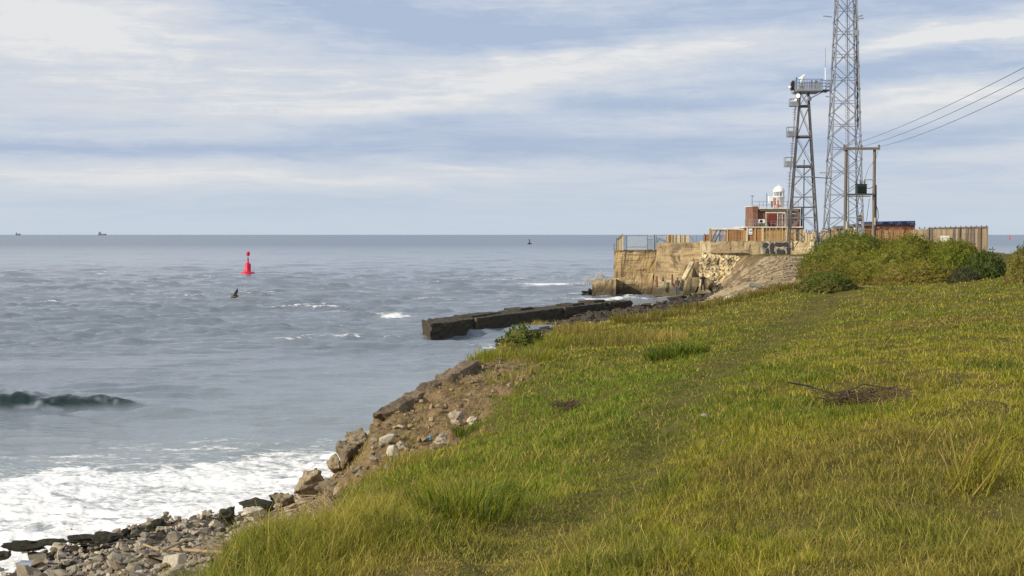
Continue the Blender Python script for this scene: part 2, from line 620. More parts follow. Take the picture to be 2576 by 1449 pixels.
m_ground, t, b = new_mat('ground_soil_and_turf')
geo = t.node('ShaderNodeNewGeometry').outputs['Position']
za = t.node('ShaderNodeAttribute', attribute_name='zone')
sp = t.node('ShaderNodeSeparateColor')
t.link(za.outputs['Color'], sp.inputs[0])
n1 = t.noise(geo, 1.1, 6, .65)
n2 = t.noise(geo, 9, 5, .7)
n3 = t.noise(geo, .35, 4, .6)
turf = t.mix(t.ss(n1, .38, .62), (.085, .088, .020), (.13, .11, .035))
turf = t.mix(t.ss(n2, .45, .7), turf, (.075, .06, .025))
earth = t.mix(t.ss(n1, .35, .65), (.225, .158, .085), (.14, .10, .058))
earth = t.mix(t.ss(n2, .50, .68), earth, (.29, .215, .135))
earth = t.mix(t.ss(n2, .46, .34), earth, (.085, .06, .04))
sandc = t.mix(t.ss(n1, .35, .65), (.25, .182, .108), (.165, .122, .073))
sandc = t.mix(t.ss(t.noise(t.scale(geo, 1, .25, 1), 1.3, 5, .7), .5, .64), sandc, (.33, .265, .17))
bd = t.attr('bedding')
sandc = t.mix(t.m('MULTIPLY', t.ss(bd, .55, .85), .75), sandc, (.36, .295, .195))
sandc = t.mix(t.m('MULTIPLY', t.ss(bd, .42, .15), .75), sandc, (.135, .105, .068))
shin = t.mix(t.ss(n2, .4, .6), (.17, .145, .11), (.30, .265, .21))
wetc = t.mix(t.ss(n1, .4, .65), (.04, .034, .03), (.085, .068, .052))
c = t.mix(sp.outputs[0], turf, earth)
c = t.mix(sp.outputs[1], c, sandc)
c = t.mix(sp.outputs[2], c, shin)
c = t.mix(za.outputs['Alpha'], c, wetc)
t.link(c, b.inputs['Base Color'])
b.inputs['Roughness'].default_value = .95
b.inputs['Specular IOR Level'].default_value = .08
t.link(t.bump(t.m('ADD', n2, t.m('MULTIPLY', n1, 2.0)), .9, .07), b.inputs['Normal'])
ground = grid_mesh('ground', GX, GY, GZ, m_ground, [('zone', 'POINT', 'FLOAT_COLOR', zone.reshape(-1, 4)), ('bedding', 'POINT', 'FLOAT', bed.ravel())])
tag(ground, 'grassy clifftop land falling by bare earth and sand to a rocky shore', 'ground', None, 'structure')

# ------------------------------------------------------------------ sea
def surf_edge(x, y):
    return 35.2 + (x + 13.7) * .47 + 1.3 * fbm(x * .35, y * .2, 4) - y


ys = np.concatenate([np.arange(1500, 1000, -1.3), np.arange(1000, 640, -.75), np.arange(640, 596, -.45), np.array([595.4, 594.9, 594.4, 593.9, 593.4, 592.9, 592.4, 591.9, 591.4, 591.0, 590.8, 590.65, 590.57])])
dd = ZC * F / np.maximum(ys - 590.5, .06)
tt = np.linspace(-.60, .60, 1050)
SY = np.repeat(dd[:, None], len(tt), 1)
SX = SY * tt[None]
SZ = np.zeros_like(SX)
DX = np.zeros_like(SX)
cell = np.maximum(np.gradient(dd)[:, None], SY * (tt[1] - tt[0]))
wr = np.random.default_rng(5)
calm = 1 - .65 * sstep(85, 55, SY + 10 * fbm(SX * .03, SY * .03, 3))
calm = calm * (.75 + .5 * sstep(-.3, .4, fbm(SX * .012, SY * .008 + 3, 3)))
SA, SB = np.zeros_like(SX), np.zeros_like(SX)
grpA = .45 + 1.1 * sstep(.0, .55, fbm(SX * .085, SY * .16, 4, .6))
grpB = .6 + .8 * sstep(-.05, .55, fbm(SX * .04 + 31, SY * .08, 3))
for lam in np.geomspace(.7, 26, 64):
    th = wr.normal(0, .30) + .16
    kx, ky = math.sin(th) * 2 * math.pi / lam, -math.cos(th) * 2 * math.pi / lam
    amp = (.0088 * lam ** .80 if lam < 3.2 else .0078 * 3.2 ** .80 * (3.2 / lam) ** .5) * (.7 + .6 * wr.random())
    fade = sstep(1.15, .5, cell / lam)
    ph = kx * SX + ky * SY + wr.random() * 6.28 + .8 * noise2(SX / (lam * 6), SY / (lam * 6))
    a = amp * fade * (calm if lam < 9 else 1)
    if lam < 3.2:
        SA += a * np.sin(ph)
    else:
        SB += a * np.sin(ph)
# sharpen crests
near_ = (SY < 60)
SZ = SA * (.037 / SA[near_].std()) * grpA + SB * (.046 / SB[near_].std()) * grpB
SZ = .32 * np.tanh(SZ / .32)
SZ = SZ + 1.3 * np.maximum(SZ, 0) ** 2
SZ0 = SZ.copy()
# swell rising before the shore
def swell(x0, x1, yc, h, wf, wb_, bend=0.0):
    yl = yc + bend * (SX - (x0 + x1) / 2) + .5 * fbm(SX * .25, SX * 0 + yc, 3)
    u = SY - yl
    g = np.where(u < 0, np.exp(-(u / wf) ** 2), np.exp(-(u / wb_) ** 2))
    return h * g * sstep(x0 - 1.5, x0 + 2, SX) * sstep(x1 + 2, x1 - 5, SX)
SW1 = swell(-40, -14.2, 47.2, .74, .5, 2.6, .05) * (.72 + .5 * fbm(SX * .45, SY * .3, 4))
SW2 = swell(-9.6, -7.6, 49.5, .25, .45, 2, .02)
SZ += SW1 + SW2 + swell(-60, -5, 60, .18, 2, 5, .03)
edge = surf_edge(SX, SY)
surf = sstep(-.8, 2.2, edge) * sstep(1.0, -2.0, SX - .25 * (SY - 34))
SZ += surf * (.05 * fbm(SX * .8, SY * 1.8, 4, .65) + .025 * fbm(SX * 3, SY * 5, 3))


def patch(x0, y0, rx, ry, rot=0.0):
    u, v = SX - x0, SY - y0
    c_, s_ = math.cos(rot), math.sin(rot)
    return np.exp(-(((u * c_ + v * s_) / rx) ** 2 + ((-u * s_ + v * c_) / ry) ** 2))


foam = surf * 1.0
caps = sstep(.125, .20, SZ0) * sstep(.05, .45, fbm(SX * .05, SY * .035 + 9, 4)) * (SY > 50) * (edge < -8)
foam = np.maximum(foam, .85 * caps)
foam = np.maximum(foam, 0.80 * sstep(-10, 0, edge) * (edge < 2) * sstep(0, -3, SX - .3 * (SY - 34)))
foam = np.maximum(foam, 0.75 * patch(-5.2, 40, 1.6, 4.5, .2))
foam = np.maximum(foam, 1.1 * patch(6, 166, 9, 8) * (SY > 140))
foam = np.maximum(foam, 1.2 * patch(11.6, 148, 3.4, 10))
foam = np.maximum(foam, 1.0 * patch(-9.5, 101, 3.6, 4.5, -.3))
foam = np.maximum(foam, 1.0 * patch(9.5, 128, 7, 5, .3))
foam = np.maximum(foam, 1.0 * patch(9.2, 113, 3.4, 5.0, .9))
foam = np.maximum(foam, 0.85 * patch(-1, 74, 5.0, 4.5, .9))
foam = np.maximum(foam, 0.80 * patch(-3.2, 39, 2.6, 6, .3))
foam = np.maximum(foam, 0.62 * patch(-9, 60, 9, 8, .1))
foam = np.maximum(foam, .40 * patch(70, 320, 90, 220))
turb = np.maximum(sstep(22, -6, -edge), .8 * patch(-3, 50, 8, 16)) * sstep(110, 50, SY)
glazing_or_wave_shade = np.clip(2.0 * SW1 / .5, 0, 1) * sstep(-.35, .15, fbm(SX * .5, SY * 2.4, 4, .65) + .25) * sstep(.2, -.15, SY - 47.4 - .05 * (SX + 27.4)) + .8 * np.clip(SW2 / .2, 0, 1) * sstep(-.2, .3, fbm(SX * .8, SY * 2, 3))  # mask for painting the dark, weakly reflecting front of each swell
seaat = np.stack([foam, turb, sstep(120, 900, SY), np.clip(glazing_or_wave_shade, 0, 1)], -1)

m_sea, t, b = new_mat('sea_water')
geo = t.node('ShaderNodeNewGeometry').outputs['Position']
za = t.node('ShaderNodeAttribute', attribute_name='sea')
sp = t.node('ShaderNodeSeparateColor')
t.link(za.outputs['Color'], sp.inputs[0])
fo, tu, fa = sp.outputs
fx = t.noise(t.scale(geo, .50, 1.7, 1), 3.4, 6, .72, .9)
fy = t.noise(t.scale(geo, .35, 1.1, 1), .8, 7, .68, 1.0)
fn = t.m('ADD', t.m('MULTIPLY', fx, .54), t.m('MULTIPLY', fy, .46))
fm = t.ss(t.m('ADD', fn, t.m('MULTIPLY', fo, .478)), .855, .975)
caps = t.m('MULTIPLY', t.ss(t.noise(t.scale(geo, .09, .05, 1), 1.0, 6, .7, .5), .70, .76), .5)
wat = t.mix(tu, (.15, .182, .228), (.235, .28, .305))
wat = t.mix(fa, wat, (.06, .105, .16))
wat = t.mix(za.outputs['Alpha'], wat, (.012, .028, .030))  # dark wave fronts painted into the base colour
col = t.mix(fm, wat, (.80, .82, .84))
t.link(col, b.inputs['Base Color'])
b.inputs['IOR'].default_value = 1.333
rg = t.m('ADD', .09, t.m('MULTIPLY', fa, .16))
t.link(t.m('ADD', rg, t.m('MULTIPLY', fm, .6)), b.inputs['Roughness'])
b.inputs['Specular IOR Level'].default_value = .5
rip = t.noise(t.scale(geo, .8, 1.4, 1), 2.4, 5, .6, .4)
rip2 = t.noise(t.scale(geo, .32, .62, 1), 1.0, 7, .66, .3)
h = t.m('ADD', t.m('MULTIPLY', rip, .10), t.m('MULTIPLY', rip2, .30))
h = t.m('ADD', h, t.m('MULTIPLY', fm, .06))
t.link(t.bump(h, .42, 1.0), b.inputs['Normal'])
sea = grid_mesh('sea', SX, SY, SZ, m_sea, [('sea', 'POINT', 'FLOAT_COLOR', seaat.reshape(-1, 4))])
tag(sea, 'choppy grey blue sea with surf breaking on the near shore', 'sea', None, 'structure')
# ------------------------------------------------------------------ materials of the built things
def wall_mat(name, c1, c2, c3, board=2.2):
    """old poured concrete: board marks, run-down streaks and patches of lost skin"""
    m, t, b = new_mat(name)
    co = t.node('ShaderNodeTexCoord').outputs['Object']
    big = t.noise(co, .55, 5, .65, .5)
    hor = t.noise(t.scale(co, .25, .25, board), 1.6, 5, .7)
    ver = t.noise(t.scale(co, 1.6, 1.6, .18), 1.1, 5, .65)
    fin = t.noise(co, 6, 5, .7)
    c = t.mix(t.ss(big, .40, .60), c1, c2)
    c = t.mix(t.m('MULTIPLY', t.ss(hor, .50, .60), .8), c, c3)
    c = t.mix(t.m('MULTIPLY', t.ss(ver, .53, .63), .8), c, tuple(.55 * k for k in c3))
    c = t.mix(t.m('MULTIPLY', t.ss(fin, .55, .68), .45), c, tuple(min(1, 1.25 * k) for k in c1))
    z = t.node('ShaderNodeSeparateXYZ')
    t.link(t.node('ShaderNodeNewGeometry').outputs['Position'], z.inputs[0])
    weed = t.ss(t.m('ADD', z.outputs[2], t.m('MULTIPLY', t.m('SUBTRACT', big, .5), 2.5)), 1.7, .7)
    c = t.mix(t.m('MULTIPLY', weed, .85), c, (.05, .045, .03))
    mul = t.vm('SCALE', c)
    t.put(mul.node.inputs['Scale'], t.m('ADD', .72, t.m('MULTIPLY', t.attr('tint'), .56)))
    t.link(mul, b.inputs['Base Color'])
    b.inputs['Roughness'].default_value = .92
    b.inputs['Specular IOR Level'].default_value = .2
    t.link(t.bump(t.m('ADD', t.m('ADD', hor, fin), big), 1.0, .10), b.inputs['Normal'])
    return m


def brick_mat(name, c1, c2, mortar):
    m, t, b = new_mat(name)
    co = t.node('ShaderNodeTexCoord').outputs['Object']
    sp = t.node('ShaderNodeSeparateXYZ')
    t.link(co, sp.inputs[0])
    cb = t.node('ShaderNodeCombineXYZ')
    t.link(t.m('ADD', sp.outputs[0], sp.outputs[1]), cb.inputs[0])
    t.link(sp.outputs[2], cb.inputs[1])
    br = t.node('ShaderNodeTexBrick')
    t.link(cb.outputs[0], br.inputs['Vector'])
    br.inputs['Scale'].default_value = 1.0
    br.inputs['Brick Width'].default_value = .22
    br.inputs['Row Height'].default_value = .075
    br.inputs['Mortar Size'].default_value = .008
    br.inputs['Color1'].default_value = (*c1, 1)
    br.inputs['Color2'].default_value = (*c2, 1)
    br.inputs['Mortar'].default_value = (*mortar, 1)
    n = t.noise(co, 1.2, 5, .65)
    t.link(t.mix(t.m('MULTIPLY', t.ss(n, .45, .65), .6), br.outputs[0], tuple(.5 * k for k in c1)), b.inputs['Base Color'])
    b.inputs['Roughness'].default_value = .9
    return m


M = dict(
    wall=wall_mat('tan_sea_wall_concrete', (.47, .36, .20), (.345, .26, .145), (.19, .14, .085)),
    wall_dull=wall_mat('dull_brown_concrete', (.345, .275, .165), (.28, .22, .135), (.20, .155, .10), 1.0),
    wall_pale=wall_mat('pale_cream_concrete', (.58, .50, .32), (.46, .38, .23), (.30, .24, .15), 1.0),
    wall_grey=wall_mat('grey_streaked_concrete', (.42, .39, .32), (.33, .30, .24), (.17, .155, .13), 1.0),
    pier=wall_mat('sea_darkened_pier_stone', (.085, .077, .072), (.055, .05, .048), (.125, .112, .095), 1.2),
    slab=wall_mat('earthy_brown_concrete', (.165, .122, .077), (.115, .085, .055), (.23, .175, .115), .6),
    brick=brick_mat('red_brown_brick', (.21, .075, .047), (.15, .055, .036), (.24, .19, .15)),
    brick2=brick_mat('orange_red_brick', (.40, .14, .07), (.32, .11, .06), (.38, .28, .2)),
    white=mat('white_paint', (.80, .80, .79), .45, .08, 1.5, 0, tint=.1, stain=(.5, .47, .4), stain_amt=.3),
    offwhite=mat('weathered_white_concrete', (.62, .59, .53), .8, .2, 2, .01, stain=(.3, .26, .2)),
    galv=mat('galvanised_steel', (.33, .35, .385), .5, .25, 2, 0, metal=.35, stain=(.24, .22, .21)),
    galv_d=mat('dull_grey_steel', (.095, .092, .10), .6, .3, 2, 0, metal=.2, stain=(.13, .10, .08)),
    blue_st=mat('blue_grey_painted_steel', (.20, .245, .34), .55, .2, 2, 0, metal=.1, stain=(.14, .14, .16)),
    black=mat('black_paint', (.022, .023, .026), .7, .3, 3),
    w_orange=mat('orange_stained_timber', (.30, .185, .08), .8, .3, 4, .006, tint=.5, stretch=(4, 4, .5)),
    w_brown=mat('red_brown_timber', (.22, .12, .055), .8, .3, 4, .006, tint=.35, stretch=(.7, .7, 5)),
    w_grey=mat('weathered_grey_timber', (.30, .225, .135), .85, .25, 4, .006, tint=.4, stretch=(4, 4, .4)),
    w_pale=mat('pale_raw_timber', (.40, .325, .20), .85, .25, 4, .006, tint=.4, stretch=(4, 4, .5)),
    w_pole=mat('creosoted_pole_timber', (.17, .14, .115), .85, .35, 3, .01, stretch=(5, 5, .3), stain=(.10, .08, .065)),
    green=mat('dark_green_transformer_paint', (.022, .034, .029), .6, .25, 3),
    roof=mat('dark_blue_roof_sheet', (.018, .026, .095), .5, .3, 2, stain=(.12, .14, .22), stain_amt=.3),
    felt=mat('grey_felt_roof', (.12, .12, .11), .9, .3, 3),
    door=mat('maroon_door_paint', (.17, .035, .03), .5, .2, 2),
    stalk=mat('dead_brown_stalk', (.085, .06, .038), .9, .4, 6),
    rust=mat('rusty_iron', (.16, .075, .035), .9, .4, 4),
    red=mat('buoy_red_paint', (.60, .018, .055), .42, .15, 2, stain=(.35, .02, .03)),
    redpole=mat('orange_red_marker_paint', (.45, .13, .09), .6, .2, 2),
    dark_hull=mat('haze_tinted_hull_colour', (.16, .18, .245), .7, .15, .05),  # distance haze is mixed into the hull colour
    pale_hull=mat('haze_tinted_superstructure_colour', (.30, .33, .40), .7, .15, .05),  # same haze put into the paler ship colour
    navy=mat('black_buoy_paint', (.02, .026, .04), .6, .2, 2),
    glass=mat('dark_window_glass', (.03, .035, .04), .08, .1, 1, spec=.6),
    cable=mat('black_cable_sheath', (.05, .055, .07), .6, .1, 1),
    signw=mat('white_sign_board', (.82, .81, .78), .5, .05, 1),
)
mm, t, b = new_mat('lantern_glazing')
b.inputs['Base Color'].default_value = (.75, .78, .80, 1)
b.inputs['Roughness'].default_value = .05
b.inputs['Transmission Weight'].default_value = .75
M['glazing_or_wave_shade'] = mm
mm, t, b = new_mat('fine_steel_mesh')
tr = t.node('ShaderNodeBsdfTransparent')
mx = t.node('ShaderNodeMixShader')
mx.inputs[0].default_value = .30
b.inputs['Base Color'].default_value = (.36, .42, .48, 1)
b.inputs['Roughness'].default_value = .6
t.link(tr.outputs[0], mx.inputs[1])
t.link(b.outputs[0], mx.inputs[2])
t.link(mx.outputs[0], t.n['Material Output'].inputs[0])
M['mesh'] = mm


def block(mb, pts, th, lean=.10, jit=0.0, sub=0):
    """a mass of masonry from its front outline [(x, y, d) ...] going back th metres"""
    return mb.extrude([P(*p) for p in pts], (lean * th, th, 0))


def rough_block(mb, x0, x1, yt0, yt1, yb, d0, d1, th, seed, amp=.10, nx=14, nz=8, batter=0.0):
    """concrete mass with an uneven, chipped front and top: photo x0..x1, top yt0..yt1, bottom yb"""
    rr = np.random.default_rng(seed)
    off = rr.random(2) * 50
    fr = []
    for j in range(nz + 1):
        for i in range(nx + 1):
            u, w = i / nx, j / nz
            yt = yt0 + (yt1 - yt0) * u
            d = d0 + (d1 - d0) * u + batter * w
            p = P(x0 + (x1 - x0) * u, yb + (yt - yb) * w, d)
            n = float(fbm(np.array([p.x * .9 + off[0]]), np.array([p.z * .9 + off[1]]), 4, .6)[0])
            p.y += amp * n
            if j == nz:
                p.z += .6 * amp * float(fbm(np.array([p.x * 1.7 + off[1]]), np.array([off[0]]), 3)[0])
            if i in (0, nx):
                p.x += .5 * amp * n
            fr.append(p)
    n = len(fr)
    bk = [Vector((p.x + .10 * th, p.y + th, p.z)) for p in fr]
    W1 = nx + 1
    fs = []
    for j in range(nz):
        for i in range(nx):
            a = j * W1 + i
            fs.append((a, a + 1, a + W1 + 1, a + W1))
            fs.append((n + a, n + a + W1, n + a + W1 + 1, n + a + 1))
    ring = [i for i in range(W1)] + [j * W1 + nx for j in range(1, nz + 1)] + [nz * W1 + i for i in range(nx - 1, -1, -1)] + [j * W1 for j in range(nz - 1, 0, -1)]
    for a, c in zip(ring, ring[1:] + ring[:1]):
        fs.append((c, a, n + a, n + c))
    return mb.add(fr + bk, fs)


# ------------------------------------------------------------------ headland platform and sea wall
plat = MB()
plat.prism([(12.6, 138.6), (21.5, 136.2), (22.5, 162), (15.5, 163)], -2, 4.80)
plat.prism([(21.55, 136.2), (26, 134.2), (32.5, 129.8), (46.6, 129.8), (46, 164), (32, 169), (22.55, 162)], -2, 5.35)
tag(plat.build('platform_ground', M['wall_dull']), 'flat made ground behind the sea wall', 'ground', None, 'structure')

w = thing('sea_wall', P(1600, 757, 137), 'tan concrete sea wall with a stepped plinth at the seaward tip of the headland', 'sea wall')
rough_block(MB(), 1544, 1651, 630, 630, 768, 137, 136.4, 2.2, 1, .12, 24, 16).build('wall', M['wall'], w)
rough_block(MB(), 1533, 1642, 703, 686, 772, 135.2, 134.4, 1.7, 2, .14, 22, 8).build('plinth', M['wall'], w)
mb = MB()
mb.extrude([P(1543, 628, 137), P(1651, 628.2, 136.3), P(1651, 631.5, 136.3), P(1543, 631.3, 137)], (.2, 1.9, 0))
mb.build('coping', M['wall_dull'], w)
w = thing('concrete_block', P(1520, 757, 133.5), 'big low concrete block in the sea at the foot of the sea wall', 'concrete block')
rough_block(MB(), 1490, 1549, 706, 703, 772, 133, 132.6, 2.1, 3, .10, 12, 8, .4).build('block', M['wall'], w)
w = thing('buttress_wall', P(1700, 757, 132), 'tall tan concrete buttress with a slanting edge, in the middle of the sea wall', 'sea wall')
mb = MB()
mb.extrude([P(1640, 762, 131.2), P(1768, 762, 130.6), P(1764, 609, 133.2), P(1752, 610.5, 133.3), P(1700, 610, 133.6), P(1655, 612, 133.8)], (.35, 3.6, 0))
mb.build('wall', M['wall'], w)
mb = MB()
for x0, x1, y0, y1 in ((1690, 1764, 611, 636), (1696, 1748, 662, 671)):
    mb.tint = R.uniform(.2, .8)
    q = [P(x0, y1, 133.6 - (y1 - 609) / 58), P(x1, y1, 133.6 - (y1 - 609) / 58), P(x1 - 3, y0, 133.4 - (y0 - 609) / 58), P(x0 + 3, y0, 133.5 - (y0 - 609) / 58)]
    mb.extrude([p + Vector((0, -.03, 0)) for p in q], (0, .35, 0))
mb.build('render_patch', M['wall_dull'], w)
mb = MB()
mb.extrude([P(1648, 746, 131.2), P(1736, 746, 130.8), P(1738, 700, 131.5), P(1652, 701, 131.9)], (.05, .35, 0))
mb.build('apron', M['wall_pale'], w)
for x, y0, y1 in ((1652, 695, 722), (1691, 690, 719), (1668, 700, 706)):
    MB().tube(P(x, y0, 130.9), P(x, y1, 130.6), .10, .12, 8).build('drain_pipe', M['rust'], w)
w = thing('concrete_pier', P(1775, 640, 131), 'short square concrete pier standing between buttress and retaining wall', 'concrete pier')
rough_block(MB(), 1763, 1788, 606, 606, 648, 131.6, 131.3, 2.2, 5, .05, 6, 6).build('block', M['wall_pale'], w)
w = thing('retaining_wall', P(1900, 640, 129), 'long brown retaining wall under the timber fences, its end section splashed with black paint', 'retaining wall')
mb = MB()  # shade in the hollow of the track, painted into the blade colour
mb.tint = .55
rough_block(mb, 1788, 1913, 607.5, 606.5, 650, 131.2, 128.8, 1.4, 6, .10, 26, 8)
mb.build('wall', M['wall_dull'], w)
mb = MB()
mb.extrude([P(1786, 636.5, 130.9), P(1872, 634.5, 129.2), P(1872, 631.5, 129.2), P(1786, 632.5, 130.9)], (0, -.35, 0))
mb.build('broken_ledge', M['wall_dull'], w)
mb = MB()
rough_block(mb, 1913.4, 1989, 607, 606, 652, 128.7, 127.2, 1.3, 7, .10, 16, 8)
mb.build('wall_section', M['wall_grey'], w)
mb = MB()
for poly in ([(1917, 620), (1920, 613), (1926, 609), (1931, 612), (1929, 619), (1923, 624)], [(1924, 636), (1926, 626), (1931, 623), (1934, 630), (1932, 640), (1927, 641)], [(1935, 622), (1938, 613), (1942, 610), (1946, 616), (1945, 628), (1947, 636), (1941, 642), (1937, 634)],
             [(1948, 613), (1955, 609), (1966, 611), (1978, 609), (1984, 615), (1978, 620), (1968, 617), (1957, 621), (1950, 619)], [(1954, 640), (1953, 629), (1958, 624), (1963, 630), (1970, 627), (1973, 634), (1968, 643), (1959, 645)], [(1979, 632), (1977, 625), (1982, 620), (1987, 623), (1986, 634), (1982, 640)]):
    mb.extrude([P(x, y, 128.70 - (x - 1913.4) / 75.6 * 1.5) + Vector((0, -.16, 0)) for x, y in poly], (0, .08, 0))
mb.build('graffiti', M['black'], w)
mb = MB()
rough_block(mb, 1989.4, 2048, 608, 607, 660, 127.1, 125.6, 1.2, 8, .16, 14, 8)
mb.build('wall_section', M['wall_pale'], w)
w = thing('concrete_post', P(2041, 650, 124.6), 'slim leaning pale post in front of the retaining wall beside the bushes', 'post')
mb = MB()
mb.bar(P(2040, 656, 124.6), P(2041.5, 606, 124.6), .20, .20)
mb.build('shaft', M['offwhite'], w)
mb = MB()
mb.box(P(2042, 604.5, 124.6), (.34, .34, .16))
mb.build('cap', M['w_grey'], w)

# rubble stonework laid bare below the retaining wall
w = thing('rubble_stonework', P(1815, 735, 126), 'broken pale rubble stonework laid bare below the brown retaining wall', 'stonework')
nx, nz = 90, 62
vs, fs = [], []
for j in range(nz + 1):
    for i in range(nx + 1):
        u, q = i / nx, j / nz
        p = P(1758 + 150 * u, 752 - 117 * q, 126.2 + 4.8 * q ** .8 - 1.0 * u)
        vs.append(p)
A = np.array(vs)
n_ = fbm(A[:, 0] * .9, A[:, 2] * .9, 5, .65)
cellx = np.abs(noise2(A[:, 0] * 1.8, A[:, 2] * 2.3)) + .5 * np.abs(noise2(A[:, 0] * 4.2 + 9, A[:, 2] * 5))
A[:, 1] -= .40 * n_ + .42 * np.clip(cellx, 0, .6)
W1 = nx + 1
mb = MB()
mb.v = [tuple(p) for p in A]
for j in range(nz):
    for i in range(nx):
        a = j * W1 + i
        mb.f.append([a, a + 1, a + W1 + 1, a + W1])
        mb.t.append(float(np.clip(.3 + .9 * cellx[a], 0, 1)))
        mb.sm.append(False)
mb.build('stone_face', M['wall_pale'], w, fix=False)
w = thing('fallen_beam', P(1731, 704, 129.6), 'pale concrete beam fallen aslant against the tan buttress', 'concrete beam')
mb = MB()
mb.bar(P(1720, 703, 129.3), P(1742, 660, 130.6), .50, .34)
mb.build('beam', M['wall_pale'], w, bevel=.04)
for lab, pts, dd_, mk in (('brown broken slab propped on edge at the foot of the fallen beam', [(1716, 742), (1748, 742), (1764, 702), (1728, 700)], 128.6, 'wall_dull'),
                          ('brown wall stump standing right of the fallen beam', [(1738, 702), (1768, 704), (1776, 668), (1748, 660)], 130.2, 'wall_dull'),
                          ('tilted brown block low among the rubble by the man in black', [(1752, 738), (1776, 740), (1788, 712), (1768, 700)], 126.5, 'wall')):
    w = thing('broken_slab', P(pts[0][0], pts[0][1], dd_), lab, 'concrete slab')
    mb = MB()
    mb.extrude([P(x, y, dd_) for x, y in pts], (.5, 1.2, .1))
    mb.build('slab', M[mk], w, bevel=.08)
w = thing('white_slab', P(1772, 742, 123.5), 'flat whitish slab lying on the rocks at the feet of the man in black', 'stone slab')
mb = MB()
mb.extrude([P(1752, 741.5, 121), P(1790, 739, 121), P(1783, 733.5, 123.5), P(1762, 735, 123.5)], (0, .1, .22))
mb.build('slab', M['wall_pale'], w, bevel=.05)


# ------------------------------------------------------------------ fences
def plank_fence(label, x0, x1, yt, yb, d0, d1, m, bw=.14, posts=(), post_m=None, jit=.05, gap=.012, seed=0, name='timber_fence', cat='fence', group=None, rails=(.25, .8), zb=None, yt1=None):
    r = random.Random(seed)
    a, c = P(x0, yb, d0), P(x1, yb, d1)
    w = thing(name, a, label, cat, group)
    L = (c - a).length
    ex = (c - a) / L
    n = max(2, int(L / bw))
    yt1 = yt if yt1 is None else yt1
    ang = math.atan2(ex.y, ex.x)
    mb = MB()
    for i in range(n):
        u = (i + .5) / n
        d = d0 + (d1 - d0) * u
        top = PZ(yt + (yt1 - yt) * u, d) + r.uniform(-jit, jit)
        bot = PZ(yb, d) if zb is None else zb
        bot += r.uniform(-jit, jit) * .5
        mb.tint = min(1, max(0, r.gauss(.5, .24)))
        p = a + ex * L * u
        mb.box((p.x, p.y - .01 * r.random(), (top + bot) / 2), (L / n - gap * r.uniform(.5, 2.5), .022, top - bot), ang)
    mb.build('boards', m, w)
    H = PZ(yt, d0) - (PZ(yb, d0) if zb is None else zb)
    z0 = PZ(yb, d0) if zb is None else zb
    for f in rails:
        rb = MB()
        off = Vector((0, .05, 0))
        rb.bar(Vector((a.x, a.y, z0 + H * f)) + off, Vector((c.x, c.y, z0 + H * f)) + off, .05, .09)
        rb.build('rail', m, w)
    for px in posts:
        u = (px - x0) / (x1 - x0)
        d = d0 + (d1 - d0) * u
        q = a + ex * L * u
        pb = MB()
        pb.tint = r.uniform(.4, .8)
        top = PZ(yt + (yt1 - yt) * u, d) + .08
        pb.box((q.x, q.y - .075, (top + z0) / 2), (.13, .10, top - z0), ang)
        pb.build('post', post_m or m, w)
    return w


plank_fence('small dark brown board panel on the wall, left of the orange barred gate', 1771.5, 1784, 590, 607, 131.6, 131.4, M['w_brown'], .16, (1772,), None, .03, seed=1)
plank_fence('reddish brown close boarded panel right of the orange barred gate', 1830, 1872, 577, 607.5, 130.9, 130.2, M['w_brown'], .15, (1830, 1871), M['w_orange'], .01, .004, seed=2)
plank_fence('short brown boarded panel behind the notice post', 1880, 1898, 579, 608, 130, 129.7, M['w_brown'], .15, (), None, .02, seed=3)
plank_fence('brown boarded gate framed by tall yellowish posts', 1899, 1916, 576, 608, 129.6, 129.3, M['w_brown'], .2, (1899.5, 1916), M['w_orange'], .02, seed=4, name='timber_gate', cat='gate')
plank_fence('orange vertical plank fence with ragged gaps below the brick lookout', 1918.5, 1978, 576, 607.5, 129.2, 128, M['w_orange'], .16, (1919, 1979), M['w_pale'], .12, .05, seed=5)
w_ = plank_fence('grey weathered plank fence with a dark arched patch, right of the orange planks', 1981, 2023, 577.5, 608, 127.9, 127, M['w_grey'], .15, (2001,), None, .03, .008, seed=6)
mb = MB()
arch = [(1985, 607), (1985, 592), (1987, 588), (1991, 587), (1994, 590), (1995, 607)]
mb.extrude([P(x, y, 127.9 - (x - 1981) / 42 * .9) + Vector((0, -.06, 0)) for x, y in arch], (0, .04, 0))
mb.build('arched_patch', M['w_brown'], w_)
plank_fence('low pale grey board panel between the plank fence and the bushes', 2027, 2044, 588, 611, 126.4, 126, M['w_pale'], .16, (2027.5, 2043.5), None, .03, seed=7)
plank_fence('grey fence of broken boards in front of the lattice mast feet', 2022, 2068, 581, 611, 129.5, 128.5, M['w_grey'], .17, (2034, 2052, 2066), M['w_grey'], .18, .05, seed=8)
plank_fence('grey weathered fence half hidden behind the top of the bushes', 2068, 2160, 577, 612, 128.4, 127.5, M['w_grey'], .18, (2085, 2110, 2140), None, .15, .03, seed=9)
wf = plank_fence('orange brown slatted fence in front of the blue roofed brick building', 2186, 2300, 579, 618, 124, 123, M['w_orange'], .2, (2186, 2214, 2243, 2272, 2299), M['w_brown'], .02, .05, seed=10)
for x0 in (2228, 2252, 2290):
    for k in range(5):
        mb = MB()
        mb.bar(P(x0 - 4 + k * .8, 581.5 + 4 * k, 123.35), P(x0 + 5 + k * .8, 581.5 + 4 * k, 123.35), .03, .07)
        mb.build('pale_slat', M['w_pale'], wf)
